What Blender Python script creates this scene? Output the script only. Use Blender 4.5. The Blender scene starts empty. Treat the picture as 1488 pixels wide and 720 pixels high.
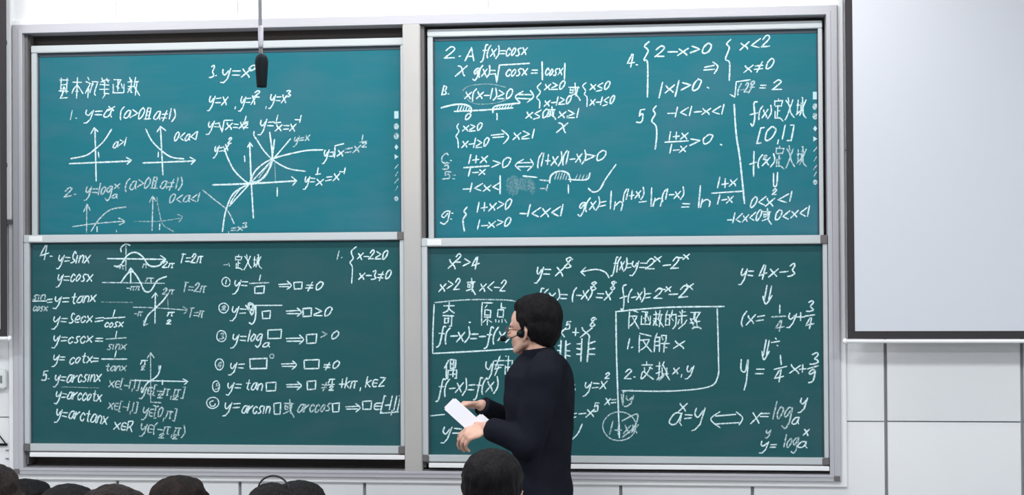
import bpy, bmesh, math, random
import numpy as np
from mathutils import Vector, Matrix, noise as mnoise
R = math.radians
random.seed(7)
SC = bpy.context.scene
COL = SC.collection

# ------------------------------------------------------------------ camera
FPX = 2200.0                      # focal length in pixels of the 1488 px wide frame
CAM = Vector((1.18161, -6.78414, 1.87409))
YAW, PITCH, ROLL = -0.107605, 0.010049, -0.0063357
_fw = Vector((math.sin(YAW)*math.cos(PITCH), math.cos(YAW)*math.cos(PITCH), math.sin(PITCH)))
_r = Vector((math.cos(YAW), -math.sin(YAW), 0)); _u = _r.cross(_fw)
_r2 = math.cos(ROLL)*_r + math.sin(ROLL)*_u
_u2 = -math.sin(ROLL)*_r + math.cos(ROLL)*_u
cam = bpy.data.cameras.new('camera')
cam.sensor_width = 36; cam.lens = 36*FPX/1488; cam.clip_start = .05
co = bpy.data.objects.new('camera', cam); COL.objects.link(co)
co.matrix_world = Matrix.Translation(CAM) @ Matrix((_r2, _u2, -_fw)).transposed().to_4x4()
SC.camera = co

def at(px, py, Y=0.0):
    """the point of the plane y = Y that was measured at pixel (px, py) of the photograph"""
    d = _fw*FPX + _r2*(px-744) - _u2*(py-360)
    return CAM + d*((Y-CAM.y)/d.y)

# ------------------------------------------------------------------ world and exposure
w = bpy.data.worlds.new('world'); SC.world = w; w.use_nodes = True
bg = w.node_tree.nodes['Background']; bg.inputs[0].default_value = (.80, .88, 1, 1); bg.inputs[1].default_value = .35
SC.view_settings.view_transform = 'Standard'; SC.view_settings.look = 'None'
SC.view_settings.gamma = 1; SC.view_settings.exposure = 0.0
BOARD_LAMP_W = 18.0               # each of the three strip lamps over the chalkboards
ROOM_LAMP_W = 60.0                # each of the six ceiling panels

# ------------------------------------------------------------------ materials
def mat(name, col, rough=.6, metal=0, spec=.5, noise=None, bump=None, emit=None, coat=0):
    """noise = (scale, second colour, detail, low, high); bump = (scale, strength)"""
    m = bpy.data.materials.new(name); m.use_nodes = True
    nt = m.node_tree; b = nt.nodes['Principled BSDF']
    b.inputs['Base Color'].default_value = (*col, 1); b.inputs['Roughness'].default_value = rough
    b.inputs['Metallic'].default_value = metal; b.inputs['Specular IOR Level'].default_value = spec
    b.inputs['Coat Weight'].default_value = coat
    tc = nt.nodes.new('ShaderNodeTexCoord')
    if noise:
        sc, c2, det, lo, hi = noise
        n = nt.nodes.new('ShaderNodeTexNoise'); n.inputs['Scale'].default_value = sc if not isinstance(sc, tuple) else 1
        n.inputs['Detail'].default_value = det
        mp = nt.nodes.new('ShaderNodeMapping')
        if isinstance(sc, tuple): mp.inputs['Scale'].default_value = sc
        nt.links.new(tc.outputs['Object'], mp.inputs[0]); nt.links.new(mp.outputs[0], n.inputs['Vector'])
        r = nt.nodes.new('ShaderNodeMapRange'); r.inputs[1].default_value = lo; r.inputs[2].default_value = hi
        nt.links.new(n.outputs[0], r.inputs[0])
        mx = nt.nodes.new('ShaderNodeMix'); mx.data_type = 'RGBA'
        mx.inputs['A'].default_value = (*col, 1); mx.inputs['B'].default_value = (*c2, 1)
        nt.links.new(r.outputs[0], mx.inputs['Factor']); nt.links.new(mx.outputs['Result'], b.inputs['Base Color'])
    if bump:
        n = nt.nodes.new('ShaderNodeTexNoise'); n.inputs['Scale'].default_value = 1; n.inputs['Detail'].default_value = 3
        mp = nt.nodes.new('ShaderNodeMapping')
        s = bump[0]; mp.inputs['Scale'].default_value = s if isinstance(s, tuple) else (s, s, s)
        nt.links.new(tc.outputs['Object'], mp.inputs[0]); nt.links.new(mp.outputs[0], n.inputs['Vector'])
        bp = nt.nodes.new('ShaderNodeBump'); bp.inputs['Strength'].default_value = bump[1]; bp.inputs['Distance'].default_value = .01
        nt.links.new(n.outputs[0], bp.inputs['Height']); nt.links.new(bp.outputs[0], b.inputs['Normal'])
    if emit:
        b.inputs['Emission Color'].default_value = (*emit[0], 1); b.inputs['Emission Strength'].default_value = emit[1]
    return m

def board_mat(name, col, dust):
    m = mat(name, col, .6, noise=(1.6, dust, 3, .5, .95), bump=(120, .04), spec=.12)
    nt = m.node_tree; b = nt.nodes['Principled BSDF']
    mx = [n for n in nt.nodes if n.type == 'MIX'][0]
    tc = [n for n in nt.nodes if n.type == 'TEX_COORD'][0]
    # old eraser swipes: stretched noise, and a fine dust grain
    mp = nt.nodes.new('ShaderNodeMapping'); mp.inputs['Scale'].default_value = (2.2, 2.2, 9); mp.inputs['Rotation'].default_value = (0, .35, 0)
    n = nt.nodes.new('ShaderNodeTexNoise'); n.inputs['Scale'].default_value = 1.5; n.inputs['Detail'].default_value = 5
    nt.links.new(tc.outputs['Object'], mp.inputs[0]); nt.links.new(mp.outputs[0], n.inputs['Vector'])
    r = nt.nodes.new('ShaderNodeMapRange'); r.inputs[1].default_value = .45; r.inputs[2].default_value = .8; r.inputs[4].default_value = .30
    nt.links.new(n.outputs[0], r.inputs[0])
    g = nt.nodes.new('ShaderNodeTexNoise'); g.inputs['Scale'].default_value = 90; g.inputs['Detail'].default_value = 2
    nt.links.new(tc.outputs['Object'], g.inputs['Vector'])
    a = nt.nodes.new('ShaderNodeMath'); a.operation = 'MULTIPLY_ADD'; a.inputs[1].default_value = .10
    nt.links.new(g.outputs[0], a.inputs[0]); nt.links.new(r.outputs[0], a.inputs[2])
    m2 = nt.nodes.new('ShaderNodeMix'); m2.data_type = 'RGBA'; m2.inputs['B'].default_value = (*dust, 1)
    nt.links.new(a.outputs[0], m2.inputs['Factor']); nt.links.new(mx.outputs['Result'], m2.inputs['A'])
    nt.links.new(m2.outputs['Result'], b.inputs['Base Color'])
    return m

def chalk_mat(name, col, lo, hi, amin, amax):
    """chalk: opaque where it caught the board, thin between (grain from noise)"""
    m = mat(name, col, .95, spec=.1)
    nt = m.node_tree; b = nt.nodes['Principled BSDF']
    tc = [n for n in nt.nodes if n.type == 'TEX_COORD'][0]
    n = nt.nodes.new('ShaderNodeTexNoise'); n.inputs['Scale'].default_value = 110; n.inputs['Detail'].default_value = 2
    nt.links.new(tc.outputs['Object'], n.inputs['Vector'])
    r = nt.nodes.new('ShaderNodeMapRange'); r.inputs[1].default_value = lo; r.inputs[2].default_value = hi
    r.inputs[3].default_value = amin; r.inputs[4].default_value = amax
    nt.links.new(n.outputs[0], r.inputs[0]); nt.links.new(r.outputs[0], b.inputs['Alpha'])
    return m

M = dict(
    wall=mat('wall_panel_white', (.78, .79, .81), .45, noise=(.7, (.73, .745, .775), 2, .4, .7)),
    joint=mat('panel_joint_grey', (.34, .345, .36), .8),
    trimw=mat('white_trim', (.82, .83, .85), .4),
    side=mat('painted_wall', (.72, .73, .74), .8, bump=(60, .1)),
    ceil=mat('ceiling_white', (.8, .8, .79), .9, bump=(40, .1)),
    floor=mat('floor_tile', (.34, .33, .32), .35, noise=(3, (.27, .26, .25), 4, .4, .6)),
    alu=mat('brushed_aluminium', (.46, .46, .50), .45, .1),
    alul=mat('light_aluminium', (.50, .54, .56), .45, .1),
    mull=mat('mullion_aluminium', (.48, .46, .44), .45, .15, noise=((4, 4, 1), (.40, .40, .41), 2, .35, .65)),
    cap=mat('grey_plastic_cap', (.13, .12, .125), .5),
    recess=mat('recess_brown', (.022, .016, .015), .6, noise=((2, 2, 10), (.035, .022, .015), 3, .4, .7)),
    seal=mat('dark_seal', (.03, .05, .07), .6),
    up=board_mat('upper_board_teal', (.010, .150, .192), (.075, .160, .215)),
    low=board_mat('lower_board_green', (.013, .086, .095), (.05, .10, .12)),
    c0=chalk_mat('chalk_bright', (.62, .80, .84), .36, .52, .55, 1.0),
    c1=chalk_mat('chalk_medium', (.56, .74, .78), .38, .56, .32, .82),
    c2=chalk_mat('chalk_faint', (.50, .68, .72), .40, .60, .15, .55),
    c3=chalk_mat('chalk_smudge', (.45, .65, .70), .35, .70, .0, .30),
    key=mat('printed_key_white', (.45, .66, .72), .6),
    screen=mat('screen_fabric', (.60, .62, .68), .85, bump=(400, .03)),
    border=mat('screen_border_black', (.022, .018, .022), .7),
    black=mat('black_plastic', (.004, .009, .012), .6, spec=.15),
    rod=mat('pale_grey_tube', (.50, .49, .55), .4, .2),
    skin=mat('skin', (.64, .40, .31), .5, noise=(14, (.56, .30, .23), 3, .4, .75), spec=.35),
    hair=mat('black_hair', (.0045, .0035, .0045), .6, noise=((30, 30, 8), (.009, .007, .008), 3, .45, .7), bump=((160, 160, 30), .8), spec=.12),
    hairb=mat('dark_brown_hair', (.010, .006, .006), .6, noise=((25, 25, 8), (.022, .013, .011), 3, .45, .7), bump=((160, 160, 30), .8), spec=.12),
    jacket=mat('navy_black_cloth', (.0085, .0095, .0155), .9, noise=(5, (.012, .013, .021), 3, .4, .7), bump=(300, .15), spec=.08),
    trouser=mat('black_trousers', (.010, .010, .013), .9, spec=.2),
    shirt=mat('pale_grey_collar', (.20, .22, .28), .8),
    uniform=mat('school_jacket_blue', (.03, .05, .12), .85),
    shoe=mat('black_leather', (.012, .012, .012), .35),
    paper=mat('white_paper', (.88, .87, .93), .7),
    gold=mat('brown_red_metal', (.22, .07, .05), .35, .4),
    lens=mat('lens_glass', (.6, .6, .6), .1),
    wood=mat('beech_desk', (.45, .30, .18), .5, noise=((2, 20, 20), (.36, .22, .12), 4, .4, .6)),
    steel=mat('grey_steel_tube', (.25, .26, .27), .4, .5),
    plastic=mat('white_plastic', (.74, .77, .77), .5),
    lamp=mat('lamp_diffuser', (.9, .9, .9), .5, emit=((1, 1, 1), 3)),
)
M['lens'].node_tree.nodes['Principled BSDF'].inputs['Alpha'].default_value = .12

# ------------------------------------------------------------------ object helpers
def link(name, me, m, parent=None):
    if isinstance(m, str): m = M[m]
    if m is not None and not me.materials: me.materials.append(m)
    o = bpy.data.objects.new(name, me); COL.objects.link(o)
    if parent is not None: o.parent = parent
    return o

def obj(name, bm, m, parent=None, smooth=False):
    me = bpy.data.meshes.new(name)
    if smooth:
        for f in bm.faces: f.smooth = True
    bm.to_mesh(me); bm.free()
    return link(name, me, m, parent)

def thing(name, label, cat, loc=(0, 0, 0), group=None, parent=None):
    o = bpy.data.objects.new(name, None); COL.objects.link(o); o.location = loc
    o['label'] = label; o['category'] = cat
    if group: o['group'] = group
    return o

def tag(o, label, cat, group=None):
    o['label'] = label; o['category'] = cat
    if group: o['group'] = group
    return o

def box(bm, x0, x1, y0, y1, z0, z1, bev=0):
    vs = [bm.verts.new((x, y, z)) for x in (x0, x1) for y in (y0, y1) for z in (z0, z1)]
    fs = [(0, 1, 3, 2), (4, 6, 7, 5), (0, 4, 5, 1), (2, 3, 7, 6), (0, 2, 6, 4), (1, 5, 7, 3)]
    faces = [bm.faces.new([vs[i] for i in f]) for f in fs]
    if bev:
        es = list({e for f in faces for e in f.edges})
        bmesh.ops.bevel(bm, geom=es, offset=bev, segments=2, affect='EDGES')
    return bm

def bx(*a, bev=0):
    return box(bmesh.new(), *a, bev=bev)

def frame_bm(x0, x1, z0, z1, prof, kb=1, kt=1):
    """mitred rectangular frame; prof = list of (inset, y) from outside to inside"""
    bm = bmesh.new(); rings = []
    for ins, y in prof:
        rings.append([bm.verts.new(p) for p in ((x0+ins, y, z0+ins*kb), (x1-ins, y, z0+ins*kb), (x1-ins, y, z1-ins*kt), (x0+ins, y, z1-ins*kt))])
    n = len(rings)
    for i in range(n):
        a, b = rings[i], rings[(i+1) % n]
        for k in range(4):
            bm.faces.new([a[k], a[(k+1) % 4], b[(k+1) % 4], b[k]])
    bmesh.ops.recalc_face_normals(bm, faces=bm.faces)
    return bm

def tube(bm, pts, rad, seg=8, caps=True):
    pts = [Vector(p) for p in pts]; rings = []
    if not isinstance(rad, (list, tuple)): rad = [rad]*len(pts)
    t0 = (pts[1]-pts[0]).normalized(); n = t0.orthogonal().normalized()
    for i, p in enumerate(pts):
        a = pts[max(i-1, 0)]; b = pts[min(i+1, len(pts)-1)]; t = (b-a).normalized()
        n = (n - t*n.dot(t)).normalized(); bi = t.cross(n)
        rings.append([bm.verts.new(p + (n*math.cos(2*math.pi*k/seg) + bi*math.sin(2*math.pi*k/seg))*rad[i]) for k in range(seg)])
    for a, b in zip(rings, rings[1:]):
        for k in range(seg): bm.faces.new([a[k], a[(k+1) % seg], b[(k+1) % seg], b[k]])
    if caps:
        bm.faces.new(rings[0][::-1]); bm.faces.new(rings[-1])
    return bm

def lathe(bm, prof, c, seg=20, axis=(0, 0, 1)):
    c = Vector(c); ax = Vector(axis).normalized(); n = ax.orthogonal().normalized(); b = ax.cross(n); rings = []
    for r, h in prof:
        rings.append([bm.verts.new(c + ax*h + (n*math.cos(2*math.pi*k/seg) + b*math.sin(2*math.pi*k/seg))*r) for k in range(seg)])
    for p, q in zip(rings, rings[1:]):
        for k in range(seg): bm.faces.new([p[k], p[(k+1) % seg], q[(k+1) % seg], q[k]])
    bm.faces.new(rings[0][::-1]); bm.faces.new(rings[-1])
    return bm
# ------------------------------------------------------------------ room shell
def struct(name, bm, m, parent=None):
    o = obj(name, bm, m, parent)
    if parent is None: o['kind'] = 'structure'
    return o
XL, XR, YB, ZT = -4.6, 5.0, -9.2, 3.70
WY = .035
HX0, HX1, HZ0, HZ1 = -1.88, 1.88, .915, 2.985       # opening in the wall that takes the chalkboards
struct('floor', bx(XL-.1, XR+.1, YB-.1, WY+.15, -.1, 0), 'floor')
struct('ceiling', bx(XL-.1, XR+.1, YB-.1, WY+.15, ZT, ZT+.1), 'ceil')
struct('wall_left', bx(XL-.1, XL, YB-.1, WY+.15, 0, ZT), 'side')
struct('wall_right', bx(XR, XR+.1, YB-.1, WY+.15, 0, ZT), 'side')
struct('wall_back', bx(XL, XR, YB-.1, YB, 0, ZT), 'side')
wb_ = bmesh.new()
for r_ in ((XL, HX0, 0, ZT), (HX1, XR, 0, ZT), (HX0, HX1, 0, HZ0), (HX0, HX1, HZ1, ZT)): box(wb_, r_[0], r_[1], WY+.02, WY+.15, r_[2], r_[3])
wf = struct('wall_front', wb_, 'joint')      # grey ground seen in the joints
PW = .5845; G = .0075
xs = [.929 + PW*k for k in range(-10, 9)]
zs = [.10, 1.163, 2.363, 3.563]
for i in range(len(xs)-1):
    a, b = max(xs[i], XL+.01), min(xs[i+1], XR-.01)
    if b-a < .1: continue
    for z0, z1 in zip(zs, zs[1:]):
        g_ = G if z1 < 3 else .001
        X0, X1, A0, A1 = a+g_, b-g_, z0+.0025, z1-.0025
        if X1 <= HX0 or X0 >= HX1:
            struct('wall_panel', bx(X0, X1, WY, WY+.021, A0, A1, bev=.002), 'wall', wf); continue
        bm = bmesh.new(); m0, m1 = max(X0, HX0), min(X1, HX1); any_ = False      # panel cut round the opening
        for r_ in ((X0, m0, A0, A1), (m1, X1, A0, A1), (m0, m1, A0, min(A1, HZ0)), (m0, m1, max(A0, HZ1), A1)):
            if r_[1]-r_[0] > .002 and r_[3]-r_[2] > .002: box(bm, r_[0], r_[1], WY, WY+.021, r_[2], r_[3]); any_ = True
        if any_: struct('wall_panel', bm, 'wall', wf)
        else: bm.free()
struct('baseboard_front', bx(XL, XR, WY-.012, WY+.02, 0, .10), 'cap')
struct('trim_1', bx(XL, XR, WY-.01, WY+.02, 3.563, ZT), 'trimw')
# white edging strip round the chalkboard frame
struct('trim_2', frame_bm(-1.93, 1.928, .872, 3.03, [(0, WY), (0, .024), (.005, .018), (.034, .018), (.034, WY)]), 'trimw')

# ------------------------------------------------------------------ lamps
def strip_lamp(x, y, z, label):
    t = thing('strip_lamp', label, 'lamp', (x, y, z), 'strip lamps over the chalkboards')
    obj('housing', bx(-.62, .62, -.05, .05, 0, .05, bev=.006), 'plastic', t)
    obj('diffuser', bx(-.6, .6, -.035, .035, -.012, .0), 'lamp', t)
    for s in (-.5, .5): obj('hanging_rod', tube(bmesh.new(), [(s, 0, .05), (s, 0, ZT-z)], .004), 'rod', t)
    l = bpy.data.lights.new('strip_lamp_light', 'AREA'); l.shape = 'RECTANGLE'; l.size = 1.2; l.size_y = .07
    l.energy = BOARD_LAMP_W; l.color = (1, .99, .97)
    o = bpy.data.objects.new('strip_lamp_light', l); COL.objects.link(o); o.parent = t; o.location = (0, 0, -.02)
    o.rotation_euler = (R(24), 0, 0)
for x, s in ((-1.5, 'left'), (0, 'middle'), (1.5, 'right')):
    strip_lamp(x, -.87, 3.52, 'white strip lamp hung over the chalkboards, %s of the three' % s)
def panel_lamp(x, y, label):
    t = thing('ceiling_panel_lamp', label, 'lamp', (x, y, ZT), 'ceiling panel lamps')
    obj('lamp_frame', frame_bm(-.6, .6, -.3, .3, [(0, 0), (0, -.02), (.02, -.02), (.02, 0)]), 'plastic', t).rotation_euler = (R(90), 0, 0)
    obj('diffuser', bx(-.585, .585, -.285, .285, -.012, -.002), 'lamp', t)
    l = bpy.data.lights.new('panel_lamp_light', 'AREA'); l.shape = 'RECTANGLE'; l.size = 1.15; l.size_y = .55
    l.energy = ROOM_LAMP_W; l.color = (.93, .97, 1)
    o = bpy.data.objects.new('panel_lamp_light', l); COL.objects.link(o); o.parent = t; o.location = (0, 0, -.03)
for yy, rn in ((-3.0, 'front'), (-6.2, 'rear')):
    for xx, cn in ((-2.9, 'left'), (0.2, 'middle'), (3.3, 'right')):
        panel_lamp(xx, yy, 'flat white ceiling panel lamp, %s row, %s' % (rn, cn))

# ------------------------------------------------------------------ chalkboard frame
fr = thing('chalkboard_frame', 'silver aluminium frame with a centre post holding the four sliding green chalkboards', 'frame', (0, 0, .9))
FZ = -.9
def sh(bm, dz=FZ):
    bmesh.ops.translate(bm, verts=bm.verts, vec=(0, 0, dz)); return bm
Z0, Z1 = .90, 3.004
obj('outer_frame', sh(frame_bm(-1.9, 1.9, Z0, Z1, [(0, .115), (0, .004), (.004, 0), (.030, 0), (.032, -.003), (.048, -.003), (.05, -.001), (.05, .10), (.05, .115)], .62, .84)), 'alu', fr)
obj('centre_post', sh(bx(-.046, .034, -.002, .10, Z0+.022, Z1-.026, bev=.004)), 'mull', fr)
obj('back_panel', sh(bx(-1.86, 1.86, .10, .115, Z0+.02, Z1-.03)), 'recess', fr)
for x in (-1.85, .034):
    obj('side_channel', sh(bx(x, x+.014, .028, .10, Z0+.045, Z1-.045)), 'cap', fr)
for x0, x1 in ((-1.85, -.046), (.034, 1.85)):
    obj('bottom_track', sh(bx(x0, x1, .04, .10, .930, .936)), 'cap', fr)
for x in (-1.893, 1.868):
    obj('corner_cap', sh(bx(x, x+.025, -.006, .003, .904, .926, bev=.001)), 'cap', fr)

# ------------------------------------------------------------------ four sliding chalkboards
BOARDS = {}; RS = .75
def sliding_board(key, label, x0, x1, z0, z1, y, top, bot, side, surf, lower, ends=True):
    """glass area x0..x1, z0..z1 at depth y; rails of the given widths stand .022 proud"""
    t = thing('sliding_chalkboard', label, 'chalkboard', ((x0+x1)/2, y, z0), 'sliding chalkboards')
    cx = (x0+x1)/2; oy, oz = y, z0
    def L(a0, a1, b0, b1, c0, c1, bev=0): return bx(a0-cx, a1-cx, b0-oy, b1-oy, c0-oz, c1-oz, bev=bev)
    obj('writing_surface', L(x0-.01, x1+.01, y, y+.02, z0-.01, z1+.01), surf, t)
    f = y-.022
    obj('top_rail', L(x0-side, x1+side*RS, f, y+.02, z1, z1+top, bev=.003), 'alul', t)
    obj('bottom_rail', L(x0-side, x1+side*RS, f, y+.02, z0-bot, z0, bev=.003), 'alul', t)
    obj('left_rail', L(x0-side, x0, f+.003, y+.02, z0, z1, bev=.002), 'alul', t)
    obj('right_rail', L(x1, x1+side*RS, f+.003, y+.02, z0, z1, bev=.002), 'alul', t)
    obj('seal_strip', L(x0, x1, y-.003, y, z1-(.006 if lower else .018), z1), 'seal', t)
    obj('seal_strip', L(x0, x0+.007, y-.003, y, z0, z1-.012), 'seal', t)
    obj('seal_strip', L(x1-.006, x1, y-.003, y, z0, z1-.012), 'seal', t)
    if lower:
        obj('chalk_ledge', L(x0-side+.03, x1+side*RS, f-.008, y+.01, z0-bot-.026, z0-bot-.006, bev=.002), 'trimw', t)
        obj('rail_gap', L(x0-side+.02, x1, f+.006, y+.01, z0-bot-.008, z0-bot+.001), 'cap', t)
        lb = L(x0-side+.028, x0-side+.092, f-.0015, f+.001, z1+.006, z1+top-.006)
        obj('rail_sticker', lb, 'trimw', t)['label'] = 'small white sticker on the rail end'
        for a in range(4):
            obj('sticker_line', L(x0-side+.034, x0-side+.085, f-.0022, f-.0012, z1+.011+a*.005, z1+.0125+a*.005), 'plastic', t)
        for xa, za in ((x1+side*RS-.030, z0-bot), (x1+side*RS-.03, z1), (x0-side, z0-bot)):
            obj('end_cap', L(xa, xa+.03, f-.004, f+.004, za-.001, za+(top if za > z0 else bot), bev=.003), 'cap', t)
    BOARDS[key] = (t, y-.0009, Vector((cx, oy, oz)))
    return t
sliding_board('LU', 'bluish upper left chalkboard with exponential and power function graphs', -1.802, -.066, 1.90, 2.876, .070, .034, .03, .026, 'up', False)
sliding_board('LL', 'darker green lower left chalkboard with trigonometric lines and numbered box equations', -1.822, -.066, 1.043, 1.982, .026, .036, .034, .026, 'low', True)
sliding_board('RU', 'bluish upper right chalkboard with inequalities and long logarithm line', .084, 1.819, 1.90, 2.910, .070, .034, .03, .024, 'up', False)
sliding_board('RL', 'darker green lower right chalkboard behind the teacher, with two chalk boxes', .060, 1.828, 1.004, 1.950, .026, .038, .030, .026, 'low', True)

# touch keys printed down the right edge of both upper boards
def keys(key, px, ys):
    t, y, o = BOARDS[key]
    for k, py in enumerate(ys):
        c = at(px, py, y-.0003)
        bm = bmesh.new()
        if k == 0: pts = [(-.010, -.017), (.010, -.017), (.010, .017), (-.010, .017)]
        elif k in (1, 2): pts = [(.012*math.cos(a*.5236), .015*math.sin(a*.5236)) for a in range(12)]
        elif k == 3: pts = [(-.009, 0), (0, -.013), (.009, 0), (0, .013)]
        elif k == 4: pts = [(-.008, -.012), (.010, 0), (-.008, .012)]
        elif k == 9: pts = [(.010*math.cos(a*.5236), .012*math.sin(a*.5236)) for a in range(12)]
        else:
            s = 1 if k % 2 else .7
            pts = [(-.010*s, -.010), (-.006*s, -.012), (.011*s, .008), (.008*s, .012)]
        vs = [bm.verts.new(c-o+Vector((a, 0, b))) for a, b in pts]
        bm.faces.new(vs)
        ob = obj('touch_key', bm, 'key' if k in (0, 3, 4) else 'c1', t)
keys('LU', 576, [167, 184, 198, 214, 228, 242, 253, 263, 274, 289])
keys('RU', 1184.5, [139, 155, 169, 187, 202, 217, 231, 243, 253, 265])
# ------------------------------------------------------------------ chalk writing
# glyphs on a 10 x 10 grid: two digits per point (x then y); y 0 tail, 3 baseline, 7 small letters, 9 capitals;
# '-' in front of a stroke keeps its corners sharp
GL = {
'0': (4, '29 07 04 13 34 46 48 29'), '1': (1, '-0903'), '2': (5, '07 29 48 36 03 -0353'), '3': (4, '08 29 38 26 35 44 23 03'),
'4': (5, '-290455 -3932'), '5': (4, '-1916 16 37 44 33 03 -1949'), '8': (4, '48 29 08 17 35 44 23 04 15 38 48'), '9': (4, '48 29 07 16 37 48 42 11'),
'=': (5, '-0656 -0454'), '+': (5, '-0555 -2833'), '-': (4, '-0555'), '−': (4, '-0555'), '>': (5, '-085604'), '<': (5, '-580553'),
'≥': (6, '-085604 -0363'), '≤': (6, '-580654 -5302'), '≠': (6, '-0656 -0454 -4822'), '(': (2, '29 07 04 12'), ')': (2, '09 26 24 02'),
'[': (2, '-29090222'), ']': (2, '-09292202'), '|': (1, '-0901'), ',': (1, '-1311'), '.': (1, '-0414'), ':': (1, '-0616 -0313'), '·': (1, '-0515'),
'x': (5, '07 16 44 53 -5703'), 'y': (5, '07 05 24 46 -57422000 00'), 'a': (5, '57 27 04 23 44 57 -5754 54 63'), 'b': (5, '-0903 05 27 45 33 03'),
'c': (4, '46 27 05 13 33 44'), 'e': (4, '05 35 46 27 05 13 43'), 'f': (4, '49 29 26 21 00 -0646'), 'g': (5, '57 27 05 24 46 -5752 52 30 01'),
'k': (4, '-0903 -4705 -1543'), 'l': (1, '-0903'), 'i': (1, '-0703'), 'n': (4, '-0703 05 27 46 43'), 'o': (4, '27 05 13 34 46 27'), 'r': (4, '-0703 05 26 47'),
's': (4, '47 27 16 25 34 23 03'), 't': (4, '-2924 24 33 43 -0747'), 'A': (5, '-0329 29 53 -1545'), 'B': (4, '-0903 09 38 26 06 26 44 03'), 'C': (4, '48 29 06 13 43'),
'F': (4, '-4909 -0903 -0636'), 'S': (4, '48 29 17 25 44 23 03'), 'T': (5, '-0959 -2923'), 'R': (5, '-0903 09 49 36 05 -2653'), 'X': (5, '09 28 44 53 -5903'),
'Z': (5, '-08580353'), 'π': (6, '-0767 -1703 -4743 43 53'), '∈': (4, '47 17 05 13 43 -0545'), 'I': (3, '-1903'),
'±': (5, '-0656 -2833'), '∞': (6, '25 06 15 24 45 55 46 25'),
'⇒': (8, '-0666 -0464 58 85 52'), '⇔': (9, '-1676 -1474 38 05 32 / 68 85 62'), '⇓': (5, '-1912 -3932 04 20 44'), '⇑': (5, '-1902'),
'□': (6, '-0858530308'),
'基': (7, '-0868 -1913 -5953 -1656 -1454 -0363 35 21 -3552 -1060 -3310'), '本': (7, '-0767 -3930 36 14 02 / 36 54 72 -2343'),
'初': (8, '-1928 -0736 36 02 -2420 -2433 -5646 -4787 87 62 71 -5732'), '等': (7, '-1927 07 38 -4957 -3868 -0666 -3832 -0464 -3262 -4220'),
'函': (8, '-0858 58 35 -0602 -0272 -7276 -3833 -2544 -5664'), '数': (8, '-1927 -0737 -2822 -0545 25 02 -0432 -5945 -4777 67 51 -4581'),
'且': (7, '-1913 -1949 -4943 -1747 -1545 -0363'), '定': (8, '-3938 -0608 -0878 -7866 -1656 -3631 -3454 -1411 11 51 80'), '义': (8, '29 37 / 08 36 53 81 / 68 45 22 00'),
'域': (9, '-0636 -1813 -0244 -4777 -5949 59 63 91 -8832 -4654 -4644 -4464'), '或': (8, '-0777 -4953 53 71 80 -6752 -1635 -1614 -1434 -3436 -0243'),
'奇': (7, '-0868 / 39 37 26 05 / 37 46 65 / -0464 -5450 / 50 40 / -1311 -1333 -3331 -1131'), '原': (8, '-0979 / 09 05 00 / -3827 -2666 -2623 -6663 -2464 -2363 -4340 / 32 11 / 52 71'),
'点': (8, '-3936 -3767 -1656 -1613 -5653 -1353 -0201 -2221 -4241 -6271'), '偶': (9, '29 17 05 / -1710 -3969 -3935 -6965 -3767 -3565 -2474 -2420 -7470 / 70 60 / -5951 -3262'),
'轴': (8, '-0747 -2903 -0545 -2500 -0334 -5959 -5551 -5787 -8781 -5181 -5484 -6961'), '反': (8, '-0978 08 05 00 -0666 66 43 11 -2644 44 80'), 
'的': (8, '-1907 -0702 -0737 -3732 -0535 -0232 59 46 -5787 87 82 60 -5564'), '步': (8, '-3936 -3868 -1836 -0676 -3632 -1402 -7452 52 10'),
'骤': (9, '-0838 -3835 -0535 -0532 -0333 -4888 48 44 84 -8844 -4181 41 20 61 90 -5561'), '解': (9, '19 06 -0737 -0600 -0333 -3730 -0535 -4878 78 75 -4856 -4494 -6560 -6282'),
'交': (8, '-3937 -0777 -2624 -5675 66 32 00 14 42 80'), '换': (9, '-0737 -2921 21 10 -0334 59 47 -4874 -4383 -4643 -7673 63 41 20 63 90'),
'非': (8, '-2920 -0727 -0525 -0323 -5950 -5788 -5585 -5383'), '一': (5, '-0555'), '、': (3, '-0624'),
'角': (5, '-0903'),
}
def strokes_of(ch):
    w_, s = GL[ch]; out = []; toks = s.split(); cur = []
    for tk in toks:
        if tk == '/':
            if cur: out.append((cur, True)); cur = []
            continue
        if tk[0] == '-':
            if cur: out.append((cur, True)); cur = []
            tk = tk[1:]; out.append(([(int(tk[i]), int(tk[i+1])) for i in range(0, len(tk)-1, 2)], False))
        else:
            for i in range(0, len(tk), 2): cur.append((int(tk[i]), int(tk[i+1])))
    if cur: out.append((cur, True))
    return w_, [(p, sm) for p, sm in out if len(p) > 1]
CUR = {'strokes': [], 'text': '', 'board': None, 'name': None}
def smooth_pts(p, sub=5):
    if len(p) < 3: return p
    out = []
    for i in range(len(p)-1):
        a = p[max(i-1, 0)]; b = p[i]; c = p[i+1]; d = p[min(i+2, len(p)-1)]
        for k in range(sub):
            t = k/sub
            out.append(tuple(.5*((2*b[j]) + (-a[j]+c[j])*t + (2*a[j]-5*b[j]+4*c[j]-d[j])*t*t + (-a[j]+3*b[j]-3*c[j]+d[j])*t**3) for j in (0, 1)))
    out.append(p[-1]); return out
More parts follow.
